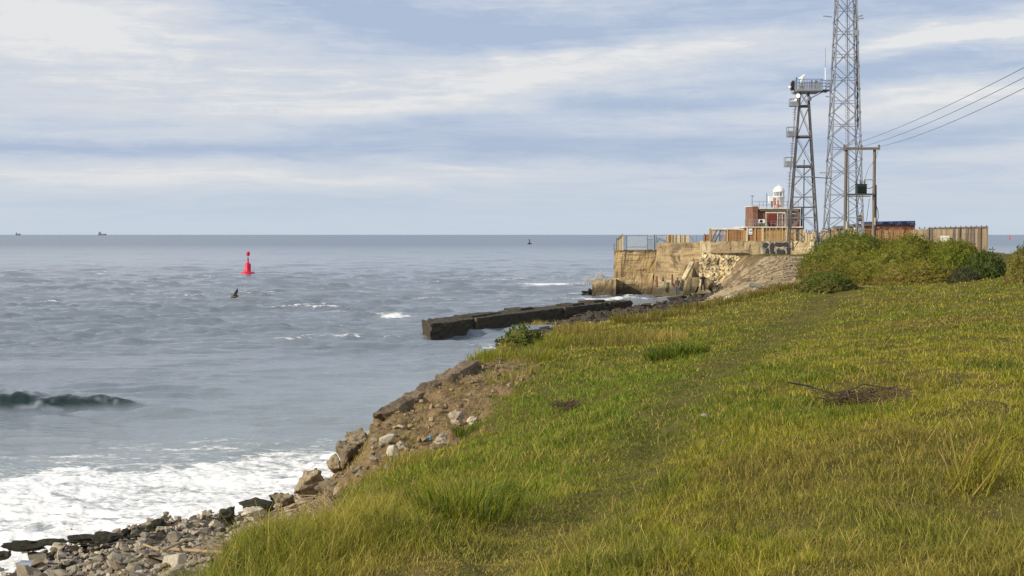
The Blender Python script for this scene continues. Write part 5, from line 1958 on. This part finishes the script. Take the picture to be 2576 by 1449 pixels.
tuft('grass_clump', 'big arching yellow green grass clump on the meadow by the picture edge', 'grass clump', 2440, 1232, 110, .16, .58, .007, [G_['yg'] * .9, G_['st'] * .7], (1.1, .15), (.2, 1.0), seed=1)
tuft('grass_clump', 'arching dark green grass clump in the hollow below the yellow bank', 'grass clump', 1160, 1300, 500, .36, .42, .006, [G_['dk'], G_['g'], G_['yg']], (.8, .3), seed=2)
tuft('grass_clump', 'tall straw coloured grass clump leaning on the far cliff edge', 'grass clump', 1535, 868, 520, 1.25, .58, .013, [G_['st'] * .62, G_['br'] * 1.1, G_['yg'] * .6, G_['g'] * .7], (.55, .3), (.3, 1.2), seed=3)
tuft('grass_clump', 'pale dry grass clump between the two cliff edge shrubs', 'grass clump', 1455, 838, 420, .9, .5, .016, [G_['st'] * .8, G_['br'] * 1.4, G_['yg'] * .7], (.45, .25), seed=4)
tuft('grass_clump', 'brown dry grass clump behind the dark cliff edge bush', 'grass clump', 1345, 826, 500, .9, .55, .015, [G_['st'], G_['br'] * 1.5, G_['yg']], (.4, .25), seed=5)
tuft('grass_clump', 'wispy straw grass clump right of the tall leaning one', 'grass clump', 1645, 860, 420, 1.0, .42, .016, [G_['st'] * .9, G_['st'] * .6], (.5, .25), seed=6)
tuft('grass_clump', 'dark leafy clump low in the meadow near the cliff edge', 'grass clump', 1705, 893, 420, .75, .34, .03, [G_['dk'], G_['g'] * .7], (.7, .3), seed=7)
tuft('grass_clump', 'green leafy clump on the bare earth above the pale rocks', 'grass clump', 1168, 1095, 160, .22, .24, .014, [G_['g'], G_['dk']], (.7, .3), seed=8)
tuft('grass_clump', 'brownish grass clump on the earth beside the dark boulders', 'grass clump', 985, 1180, 420, .55, .30, .009, [G_['st'] * .8, G_['br'], G_['yg']], (.6, .3), seed=9)
tuft('grass_clump', 'olive grass clump hanging at the top end of the tilted slab', 'grass clump', 1200, 905, 260, .5, .34, .018, [G_['yg'], G_['g']], (.6, .3), seed=10)

for i_, (x_, y_, n_, lab_) in enumerate(((1262, 905, 260, 'green grass clump spilling over the lip below the dark cliff edge bush'), (1350, 905, 260, 'olive grass clump at the top of the bare earth'), (1395, 872, 300, 'straw and green grass clump right of the dark cliff edge bush'), (1290, 955, 160, 'small green grass clump in the middle of the bare earth'))):
    tuft('grass_clump', lab_, 'grass clump', x_, y_, n_, .6, .36, .014, [G_['g'], G_['yg'] * .8, G_['st'] * .7], (.6, .3), seed=40 + i_)
for i_, (x_, y_, lab_) in enumerate(((1742, 780, 'dry brown grass clump on the crest above the dark rock shelf'), (1828, 764, 'dry brown grass clump below the pale rubble rocks'), (1905, 744, 'dry brown grass clump near the dark log'), (1968, 730, 'dry brown grass clump on the crest left of the low dark bush'), (1690, 800, 'straw grass clump at the meadow edge, seaward of the brown ones'), (1600, 812, 'dark mixed grass clump on the crest behind the straw grass'))):
    tuft('grass_clump', lab_, 'grass clump', x_, y_, 420, 1.0, .5, .022, [G_['st'] * .6, G_['br'] * .9, G_['g'] * .6], (.55, .3), seed=20 + i_)


def twigs(name, label, cat, px, py, n, rx, ry, h, r0, m, seed, extra=()):
    q = random.Random(seed)
    c = on_land(px, py, 4, 120, 700)
    o = thing(name, c, label, cat)
    mb = MB()
    for k in range(n):
        a = q.uniform(0, 6.28)
        p = c if n < 10 else c + Vector((max(-.9, min(.9, q.gauss(0, .5))) * rx, max(-.9, min(.9, q.gauss(0, .5))) * ry, q.uniform(.02, h)))
        L = q.uniform(.3, 1.0) * rx * .8
        e2 = p + Vector((math.cos(a) * L, math.sin(a) * L * .6, q.uniform(-.05, .12)))
        mb.tint = q.uniform(.2, .8)
        mb.path([p, (p + e2) / 2 + Vector((0, 0, q.uniform(0, .06))), e2], [r0, r0 * .8, r0 * .4], 4, False)
    mb.build('twigs', m, o)
    for e in extra:
        MB().path([c + Vector(v) for v in e], [r0 * 2.2] * (len(e) - 1) + [r0], 6).build('branch', m, o)
    return o


twigs('brush_pile', 'dark heap of dead brushwood lying on the meadow', 'brushwood', 2178, 1018, 190, .55, .5, .10, .0045, M['stalk'], 1, [((-.3, 0, .1), (0, .1, .22), (.55, .1, .12)), ((.0, 0, .12), (.35, 0, .2), (.62, 0, .02)), ((-.35, -.1, .03), (-.22, -.05, .16), (-.16, .1, .1))])
twigs('dead_branch', 'thin dark dead branch lying left of the brushwood heap', 'branch', 2040, 1003, 7, .12, .04, .05, .005, M['black'], 2, [((-.25, .15, .18), (0, .1, .14), (.25, -.1, .06))])
twigs('dry_clump', 'small brown clump of dead stalks on the green bank', 'dead plant', 1424, 1040, 150, .26, .25, .16, .005, M['stalk'], 3)

# ------------------------------------------------------------------ bushes
m_leaf, t, b = new_mat('bush_leaves')
ca = t.attr('gc', 'Color')
b.inputs['Roughness'].default_value = .6
b.inputs['Specular IOR Level'].default_value = .2
t.link(ca, b.inputs['Base Color'])
tl = t.node('ShaderNodeBsdfTranslucent')
t.link(ca, tl.inputs[0])
mx = t.node('ShaderNodeMixShader')
mx.inputs[0].default_value = .25
t.link(b.outputs[0], mx.inputs[1])
t.link(tl.outputs[0], mx.inputs[2])
t.link(mx.outputs[0], t.n['Material Output'].inputs[0])


def bush(name, label, px, ptop, pbase, hw, d, cols, seed, dens=1.0, leaf=.08, lumps=26, depth=.75, group=None, skirt=None):
    """mound of foliage: leaf clusters over many overlapping lumps; centre px, top and base rows, half width hw in the photo"""
    q = np.random.default_rng(seed)
    k = d / F
    cx, W_ = PX(px, d), hw * k
    zt_, zb_ = PZ(ptop, d), PZ(pbase, d)
    H = zt_ - zb_
    c = Vector((cx, d + W_ * depth * .5, zland(cx, d + W_ * depth * .5)))
    zb_ = min(zb_, c.z)
    H = zt_ - zb_
    o = thing(name, c, label, 'bush', group)
    dm = W_ * depth

    def mound(v):
        """distance factor of the leafy surface in direction v: a low dome broken into swells and knobs"""
        ph = seed * 5.3
        k1 = fbm(v[:, 0] * 2.2 + ph, v[:, 1] * 2.2 + v[:, 2] * 1.7, 3)
        k2 = fbm(v[:, 0] * 6 + ph, v[:, 2] * 6 + v[:, 1] * 4 + ph, 3)
        k3 = fbm(v[:, 0] * 17 + ph, v[:, 2] * 17 + v[:, 1] * 11, 2)
        return .92 + .09 * k1 + .075 * k2 + .06 * k3, k2, k3
    n = int(dens * 5.2 * (W_ + dm) / 2 * (H + .5 * W_) / (leaf * leaf))
    v = q.normal(size=(n, 3))
    v[:, 2] = np.abs(v[:, 2]) * 1.0
    v /= np.linalg.norm(v, axis=1)[:, None]
    rm, k2, k3 = mound(v)
    rr = rm * (1.03 - .16 * q.random(n) ** 2)
    pos = v * rr[:, None] * (W_, dm, H) + (cx, c.y, zb_)
    # three leaves to a cluster
    A = []
    C = []
    cc = np.array(cols)
    hh_ = (pos[:, 2] - zb_) / H
    pick = np.clip((hh_ * .95 + q.normal(0, .16, n) + .30 * k2 + .1) * len(cc), 0, len(cc) - 1).astype(int)
    base = cc[pick] * q.uniform(.6, 1.35, (n, 1))
    for j in range(3):
        up = v * .55 + q.normal(size=(n, 3)) * .65 + np.array((.1, 0, .35))
        up /= np.linalg.norm(up, axis=1)[:, None]
        sd_ = np.cross(up, q.normal(size=(n, 3)))
        sd_ /= np.linalg.norm(sd_, axis=1)[:, None] + 1e-9
        s_ = leaf * q.uniform(.55, 1.25, n)[:, None]
        A.append(np.stack([pos, pos + up * s_ * .5 + sd_ * s_ * .22, pos + up * s_, pos + up * s_ * .5 - sd_ * s_ * .22], 1))
        C.append(base * q.uniform(.85, 1.15, (n, 1)))
    A = np.concatenate(A).reshape(-1, 3) - np.array(c)
    C = np.concatenate(C)
    m_ = len(C)
    c4 = np.repeat(np.hstack([C, np.ones((m_, 1))]), 4, 0)
    # inner leafy mass so that one does not look right through
    bm = bmesh.new()
    bmesh.ops.create_icosphere(bm, subdivisions=5, radius=1)
    cv = np.array([w_.co for w_ in bm.verts])
    cf = [[w_.index for w_ in f.verts] for f in (bm.verts.index_update() or bm.faces)]
    bm.free()
    cv[:, 2] = np.maximum(cv[:, 2], -.08)
    cv = cv * (mound(cv)[0] * .93)[:, None] * (W_, dm, H) + (cx - c.x, 0, zb_ - c.z)
    n0 = len(A)
    co_ = np.vstack([A, cv])
    lo_ = np.concatenate([np.arange(n0), (np.array(cf) + n0).ravel()])
    to = np.concatenate([np.full(m_, 4), np.full(len(cf), 3)])
    st = np.concatenate([[0], np.cumsum(to)[:-1]])
    c4 = np.vstack([c4, np.repeat(np.append(cc.mean(0), 1)[None], len(cv), 0)])
    f_ = np_mesh('foliage', co_, lo_, st, to, m_leaf, [('gc', 'POINT', 'FLOAT_COLOR', c4)], False)
    f_.parent = o
    mb = MB()
    for k_ in range(9):
        i = q.integers(n)
        e_ = Vector(pos[i])
        s0 = Vector((cx + q.normal() * W_ * .25, c.y + q.normal() * W_ * .15, c.z - .1))
        mb.path([s0, s0.lerp(e_, .5) + Vector((0, 0, .1)), e_], [.05, .035, .012], 5)
    mb.build('branches', M['w_pole'], o)
    return o


LG, LY, LD, LB, LP = (.098, .135, .015), (.19, .19, .022), (.045, .066, .018), (.18, .13, .05), (.07, .068, .038)
gp = 'scrub bushes in front of the compound'
bush('bush', 'largest green bush in front of the twin pole transformer', 2160, 578, 704, 148, 73, [LB, LG, LY, LG], 1, lumps=60, group=gp)
bush('bush', 'brownish green bush shoulder running down to the sandy slope', 2072, 640, 714, 58, 70, [LB, LB, LY, LG], 2, lumps=34, group=gp)
bush('bush', 'green bush below the slatted fence, right of the largest one', 2305, 584, 694, 106, 77, [LB, LG, LG, LY], 3, lumps=42, group=gp)
bush('bush', 'rounded green bush reaching up to the white notice board', 2408, 596, 694, 88, 74, [LG, LG, LY], 4, lumps=34, group=gp)
bush('bush', 'small dark brown bush against the pale timber fence', 2446, 607, 680, 22, 76, [LB, LP, LB], 5, lumps=14, group=gp)
bush('bush', 'dark glossy bush at the landward end of the scrub', 2486, 626, 716, 64, 62, [LD, LD, LD, LG], 6, lumps=36, group=gp)
bush('bush', 'purplish dark low bush at the front of the scrub', 2432, 672, 729, 48, 58.5, [LP, LD, LP], 7, lumps=28, group=gp)
bush('bush', 'yellow green middle bush sloping down in front of the largest one', 2270, 618, 718, 145, 66, [LB, LY, LG, LY], 8, lumps=46, group=gp)
bush('bush', 'low dark green bush on its own beside the sandy gap', 2092, 683, 734, 76, 59, [LB, LD, LG, LG], 9, lumps=40, group=gp)
bush('bush', 'olive and brown low bush along the meadow edge of the scrub', 2330, 655, 726, 120, 61, [LB, LB, LY, LY], 10, lumps=34, group=gp)
bush('bush', 'brownish bush at the edge of the picture beyond the gap to the sea', 2578, 616, 700, 44, 54, [LB, LB, LY, LG], 11, lumps=26, group=gp)
bush('bush', 'brown scrubby bush filling the front of the largest bush', 2165, 632, 714, 125, 67.5, [LB, LB, LG, LY], 12, lumps=40, group=gp)
bush('bush', 'dark green bush alone on the cliff edge above the breakwater', 1312, 820, 888, 66, 37.5, [LB, LD, LG, LG], 13, leaf=.11, lumps=34)
bush('bush', 'small green shrub in front of the tall straw grass on the cliff edge', 1480, 838, 872, 34, 43, [LB, LD, LG], 14, leaf=.10, lumps=18)
# ------------------------------------------------------------------ people
MSK = dict(skin=mat('skin', (.50, .31, .22), .55, .08, 8), hair=mat('dark_hair', (.035, .022, .015), .6, .2, 20), jacket1=mat('brown_jacket_cloth', (.15, .095, .075), .85, .25, 12), jeans=mat('blue_denim', (.085, .14, .27), .85, .25, 14),
           dark=mat('near_black_cloth', (.020, .019, .026), .85, .2, 12), trousers=mat('black_trouser_cloth', (.022, .023, .03), .85, .2, 12), shoe=mat('dark_shoe_leather', (.03, .026, .024), .6, .2, 10), white=mat('white_trainer', (.6, .6, .6), .6, .1, 10))


def person(loc, rz, label, arms, legs, mats, lean=0.0, hair_r=.1):
    """one continuous skinned body; arms/legs: joint positions for side -1 and +1"""
    V, E, RR = [], [], []

    def add(p, r, par=None):
        V.append(p)
        RR.append(r if hasattr(r, '__len__') else (r, r))
        if par is not None:
            E.append((par, len(V) - 1))
        return len(V) - 1
    pel = add((0, 0, .96), (.165, .12))
    sp1 = add((0, .0, 1.12), (.155, .11), pel)
    sp2 = add((0, .01, 1.30), (.18, .12), sp1)
    che = add((0, .015, 1.42), (.165, .105), sp2)
    nk = add((0, .0, 1.52), (.058, .06), che)
    hd0 = add((0, -.015, 1.59), (.07, .085), nk)
    hd1 = add((0, -.015, 1.67), (.078, .098), hd0)
    hd2 = add((0, -.005, 1.745), (.055, .07), hd1)
    nose = add((0, -.115, 1.655), (.012, .016), hd1)
    for s_ in (-1, 1):
        add((s_ * .082, .0, 1.655), (.008, .02), hd1)      # ears
    for s_, (el_, wr_, fdir) in zip((-1, 1), arms):
        sh = add((s_ * .185, .01, 1.425), .066, che)
        up_ = add(tuple((np.array((s_ * .185, .01, 1.425)) + np.array(el_)) / 2), .056, sh)
        e_ = add(el_, .045, up_)
        fm = add(tuple((np.array(el_) * .45 + np.array(wr_) * .55)), .038, e_)
        w_ = add(wr_, .026, fm)
        f = Vector(fdir).normalized()
        sd_ = f.cross(Vector((0, 0, 1)))
        if sd_.length < .1:
            sd_ = Vector((1, 0, 0))
        sd_.normalize()
        pm = Vector(wr_) + f * .05
        p_ = add(tuple(pm), (.034, .018), w_)
        pe = add(tuple(pm + f * .04), (.036, .016), p_)
        for j, (o_, l_) in enumerate(((-.030, .066), (-.010, .076), (.011, .072), (.031, .056))):
            a = Vector(pm + f * .05 + sd_ * o_)
            i1 = add(tuple(a + f * l_ * .5), .009, pe)
            add(tuple(a + f * l_ + Vector((0, -.012, -.008))), .0075, i1)
        th_ = add(tuple(pm + sd_ * -.045 + f * .01), .010, p_)
        add(tuple(pm + sd_ * -.058 + f * .045), .008, th_)
    for s_, (kn, an, toe) in zip((-1, 1), legs):
        hp = add((s_ * .092, 0, .88), .098, pel)
        md = add(tuple((np.array((s_ * .092, 0, .88)) + np.array(kn)) / 2), .088, hp)
        k_ = add(kn, .064, md)
        cf = add(tuple(np.array(kn) * .62 + np.array(an) * .38 + np.array((0, .02, 0))), .060, k_)
        a_ = add(an, .042, cf)
        add(toe, (.042, .032), a_)
    me = bpy.data.meshes.new('person')
    me.from_pydata(V, E, [])
    tmp = bpy.data.objects.new('person', me)
    COL.objects.link(tmp)
    sk = tmp.modifiers.new('skin', 'SKIN')
    sk.use_smooth_shade = True
    sv = me.skin_vertices[0].data
    for i, r_ in enumerate(RR):
        sv[i].radius = r_
        sv[i].use_root = (i == 0)
    ss_ = tmp.modifiers.new('sub', 'SUBSURF')
    ss_.levels = ss_.render_levels = 1
    dg = bpy.context.evaluated_depsgraph_get()
    m2 = bpy.data.meshes.new_from_object(tmp.evaluated_get(dg))
    bpy.data.objects.remove(tmp)
    m2.name = 'person'
    for k in ('skin', 'top', 'legs', 'shoe'):
        m2.materials.append(mats[k])
    for p in m2.polygons:
        z, x = p.center.z, abs(p.center.x)
        hand = any((Vector(a[1]) - p.center).length < .155 and (p.center - Vector(a[1])).dot(Vector(a[2])) > -.01 for a in arms)
        p.material_index = 0 if (z > 1.535 or hand) else (3 if z < .075 else (2 if z < .93 and not (x > .16 and z > .7) else 1))
        p.use_smooth = True
    o = bpy.data.objects.new('person', m2)
    COL.objects.link(o)
    o.location, o.rotation_euler = loc, (lean, 0, rz)
    tag(o, label, 'person')
    ORG[o.name] = Vector((0, 0, 0))
    hb_ = MB()
    prof = [(.0, 1.785), (.045, 1.778), (.075, 1.755), (.092, 1.715), (.094, 1.67), (.086, 1.63), (.07, 1.60)]
    vs, fs = [], []
    n = 20
    for r_, z in prof:
        for k in range(n):
            a = 2 * math.pi * k / n
            front = max(0, -math.sin(a))
            zz_ = z if z > 1.72 else max(z, 1.735 * front + z * (1 - front) if front > .35 else z)
            vs.append((r_ * math.cos(a), .004 + r_ * 1.12 * math.sin(a), zz_))
    for i in range(len(prof) - 1):
        for k in range(n):
            fs.append((i * n + k, i * n + (k + 1) % n, (i + 1) * n + (k + 1) % n, (i + 1) * n + k))
    hb_.add(vs, fs, True)
    hb_.build('hair', mats['hair'], o, (0, 0, 0))
    jb = MB()
    jb.lathe([(.17, .90), (.178, .97), (.17, 1.05)], (0, 0, 0), 18)
    jv = [(x, y * .76, z) for x, y, z in jb.v]
    jb.v = jv
    jb.build('jacket_hem', mats['top'], o, (0, 0, 0))
    return o


def foot_z(px, y, d):
    return P(px, y, d)


p1 = P(1704, 744, 120.5)
p2 = P(1768, 735.5, 122.0)
# rock ledges under their feet
for p_, sd_, lab in ((p1, 81, 'flat dark rock ledge under the feet of the man in jeans'), (p2, 82, 'low brown rock ledge under the feet of the man in black')):
    me = craggy('rock_ledge', sd_, (2.6, 2.0, .7), M['pier'] if sd_ == 81 else m_boulder, .10)
    zt_ = max(v.co.z for v in me.vertices if abs(v.co.x) < .35 and abs(v.co.y) < .35)
    put('rock_ledge', me, (p_.x, p_.y, p_.z - zt_ + .03), lab, 'rock')
person(p1, rad(-28), 'man in brown jacket and blue jeans standing on the dark rock shelf',
       [((-.27, .05, 1.16), (-.20, -.06, .95), (.1, -.3, -.9)), ((.27, .05, 1.16), (.20, -.06, .95), (-.1, -.3, -.9))],
       [((-.115, -.02, .49), (-.12, .02, .075), (-.16, -.15, .035)), ((.13, -.03, .49), (.15, .02, .075), (.20, -.14, .035))],
       dict(skin=MSK['skin'], hair=MSK['hair'], top=MSK['jacket1'], legs=MSK['jeans'], shoe=MSK['white']))
person(p2, rad(-22), 'man in black clothes standing below the rubble wall with both hands raised to his face',
       [((-.33, -.10, 1.30), (-.13, -.20, 1.54), (.4, -.05, .6)), ((.34, -.10, 1.33), (.13, -.20, 1.55), (-.4, -.05, .6))],
       [((-.14, -.02, .49), (-.17, .02, .075), (-.21, -.14, .035)), ((.14, -.03, .49), (.18, .03, .075), (.22, -.13, .035))],
       dict(skin=MSK['skin'], hair=MSK['hair'], top=MSK['dark'], legs=MSK['trousers'], shoe=MSK['shoe']))

# ------------------------------------------------------------------ gull
gd = 62.0
gk = gd / F
g0 = P(592, 745, gd)
gm = MB()


def gp_(x, y, dy=0.0):
    q = P(x, y, gd)
    return Vector((q.x, gd + dy, q.z))


gm.path([gp_(579, 748.5), gp_(584, 747), gp_(590, 745.8), gp_(595, 745), gp_(598.5, 744.6), gp_(601, 745.2)], [.006, .05, .085, .07, .045, .008], 12)


def wing(root_f, root_b, mids, tip, th=.018):
    """tapered wing: leading and trailing outline as a thick plate"""
    out = [root_f] + [m_[0] for m_ in mids] + [tip] + [m_[1] for m_ in reversed(mids)] + [root_b]
    n = len(out)
    up = Vector((0, -th, 0))
    vs = [p + up * (.5 if 0 < i < n - 1 else 1) for i, p in enumerate(out)] + [p - up * (.5 if 0 < i < n - 1 else 1) for i, p in enumerate(out)]
    fs = [(i, i + 1, n + i + 1, n + i) for i in range(n - 1)]
    fs.append((n - 1, 0, n, 2 * n - 1))
    h = n // 2
    for i in range(h):
        j = n - 1 - i
        if j - 1 > i + 1:
            fs.append((i, i + 1, j - 1, j))
            fs.append((n + j, n + j - 1, n + i + 1, n + i))
        elif j - 1 == i + 1:
            fs.append((i, i + 1, j))
            fs.append((n + j, n + i + 1, n + i))
    gm.add(vs, fs, False)


wing(gp_(596, 744, -.05), gp_(587, 745, -.05), [(gp_(599.5, 736, -.18), gp_(590.5, 738, -.16)), (gp_(602.5, 730, -.30), gp_(595, 732, -.27))], gp_(602, 724.5, -.42))
wing(gp_(591, 744, .05), gp_(585, 747, .05), [(gp_(584, 741.5, .2), gp_(582, 745.5, .18)), (gp_(578.5, 739.2, .33), gp_(577.5, 744, .30))], gp_(575.8, 741, .45))
mg = mat('gull_brown_feathers', (.085, .075, .06), .8, .35, 14, stain=(.20, .18, .13))
tag(gm.build('bird', mg, None, g0), 'dark brown gull with raised wings flying low over the sea below the red buoy', 'bird')

# ------------------------------------------------------------------ buoys
def buoy(d, px, pw, k, red, label):
    base = P(px, pw, d)
    base.z = 0
    o = thing('buoy', base, label, 'buoy')

    def lz(prof):
        return [(r_ * k, z * k) for r_, z in prof]
    MB().lathe(lz([(0, -.35), (1.0, -.30), (1.18, -.05), (1.2, .12), (1.1, .26), (.95, .30), (.6, .32)]), base, 28).build('float', red, o)
    MB().lathe(lz([(.6, .32), (.56, .40), (.50, .5), (.50, 1.55), (.46, 1.66), (.36, 1.76), (.20, 1.86), (.16, 2.0), (.14, 2.4), (0, 2.4)]), base, 24).build('body', red, o)
    MB().lathe(lz([(.10, 2.4), (.12, 2.5), (.09, 2.66), (0, 2.68)]), base, 14).build('lantern', M['navy'], o)
    MB().lathe(lz([(.035, 2.6), (.035, 3.05)]), base, 8).build('mast', M['navy'], o)
    MB().lathe(lz([(0, 3.02), (.27, 3.03), (.29, 3.06), (.29, 3.66), (.27, 3.70), (0, 3.71)]), base, 20).build('topmark', red, o)
    for a in (.4, 2.5, 4.6):
        mb = MB()
        c_ = base + Vector((math.cos(a) * .95 * k, math.sin(a) * .95 * k, .3 * k))
        mb.path([c_ + Vector((-.1 * k, 0, 0)), c_ + Vector((-.1 * k, 0, .22 * k)), c_ + Vector((.1 * k, 0, .22 * k)), c_ + Vector((.1 * k, 0, 0))], .025 * k, 5)
        mb.build('lifting_eye', red, o)
    return o


db = ZC * F / (688.5 - 590.5)
b1 = buoy(db, 623.5, 688, 1.02, M['red'], 'red can topped buoy floating on the open sea above the flying gull')
b1.rotation_euler = (0, rad(1.0), 0)
d2 = ZC * F / (603 - 590.5)
base = P(2540, 603, d2)
base.z = 0
o = thing('buoy', base, 'tiny distant red buoy on the far sea beyond the landward fence', 'buoy')
MB().lathe([(0, -.4), (1.3, -.3), (1.4, .3), (1.1, .5), (.75, .7), (.7, 3.0), (.4, 3.6), (.2, 3.8)], base, 16).build('body', M['red'], o)
MB().lathe([(.2, 3.8), (.2, 4.4), (.65, 4.42), (.65, 5.6), (0, 5.65)], base, 14).build('topmark', M['red'], o)
d3 = ZC * F / (614.2 - 590.5)
base = P(1332, 614, d3)
base.z = 0
o = thing('buoy', base, 'tiny distant black buoy with a thin mast on the empty middle sea', 'buoy')
MB().lathe([(0, -.4), (1.4, -.3), (1.6, .3), (1.3, .7), (.7, .95), (.35, 1.2)], base, 16).build('float', M['navy'], o)
MB().lathe([(.35, 1.2), (.30, 2.8), (.18, 3.6), (0, 3.65)], base, 12).build('mast', M['navy'], o)

# ------------------------------------------------------------------ ships on the horizon
def ship(px, d, L, hull_h, bridge, label, flip=1):
    k = d / F
    c = P(px, 590.5, d)
    c.z = 0
    o = thing('cargo_ship', c, label, 'ship', None)
    B = L * .16

    def X(u):
        return c.x + flip * (u - .5) * L
    mb = MB()
    secs = [(0, .80, 1.0), (.06, 1.0, 1.0), (.3, 1.0, .96), (.7, 1.0, .94), (.88, .8, 1.05), (1.0, .08, 1.28)]
    vs, fs = [], []
    for u, w_, h_ in secs:
        xx, b_ = X(u), B / 2 * w_
        xl = X(min(u, .955))
        vs += [(xl, c.y - b_ * .8, -3), (xx, c.y - b_, hull_h * h_), (xx, c.y + b_, hull_h * h_), (xl, c.y + b_ * .8, -3)]
    for i in range(len(secs) - 1):
        a, b_ = i * 4, i * 4 + 4
        for j in range(4):
            fs.append((a + j, a + (j + 1) % 4, b_ + (j + 1) % 4, b_ + j))
    fs += [(3, 2, 1, 0), tuple(range(len(vs) - 4, len(vs)))]
    mb.add(vs, fs)
    mb.build('hull', M['dark_hull'], o)
    sb = MB()
    x0, x1, h = bridge
    sb.box(((X(x0) + X(x1)) / 2, c.y, hull_h + h * .35), (abs(x1 - x0) * L, B * .85, h * .7))
    sb.box(((X(x0) + X(x1)) / 2, c.y, hull_h + h * .82), (abs(x1 - x0) * L * .6, B * .95, h * .24))
    s1 = sb.build('superstructure', M['dark_hull'], o)
    MB().box((X(x0 + .03), c.y, hull_h + h * 1.0), (L * .05, B * .25, h * .45)).build('funnel', M['dark_hull'], s1)
    MB().tube((X(x1 - .03), c.y, hull_h + h * .9), (X(x1 - .03), c.y, hull_h + h * 1.55), L * .008, None, 6).build('mast', M['dark_hull'], s1)
    for u in (.45, .62, .78):
        MB().box((X(u), c.y, hull_h + hull_h * .12), (L * .11, B * .6, hull_h * .3)).build('hatch', M['pale_hull'], o)
    return o


ship(45.5, 12000, 50, 14, (.10, .30, 13), 'small grey cargo ship on the horizon nearest the edge of the picture')
ship(257.5, 12000, 80, 13, (.06, .34, 20), 'larger grey cargo ship with tall aft bridge on the horizon')

# ------------------------------------------------------------------ spray where the swell meets the headland
q = np.random.default_rng(3)
bm = bmesh.new()
for k in range(1500):
    u = q.random()
    x = 1468 + 70 * u
    hmax = 30 * math.exp(-((u - .62) / .25) ** 2) + 14 * math.exp(-((u - .1) / .15) ** 2) + 5
    y = 716 - hmax * q.random() ** 1.6
    p = P(x, y, 141 + q.normal() * 1.2)
    s_ = .02 + .05 * q.random() ** 2
    g = bmesh.ops.create_icosphere(bm, subdivisions=1, radius=s_)['verts']
    for v in g:
        v.co = Vector((v.co.x * 1.3, v.co.y, v.co.z * q.uniform(.8, 1.5))) + p
me = bpy.data.meshes.new('sea_spray')
bm.to_mesh(me)
bm.free()
mw = mat('white_spray', (.85, .87, .88), .8, .05, 3)
me.materials.append(mw)
o = bpy.data.objects.new('sea_spray', me)
COL.objects.link(o)
tag(o, 'white spray thrown up where the swell meets the headland', 'spray', None, 'stuff')
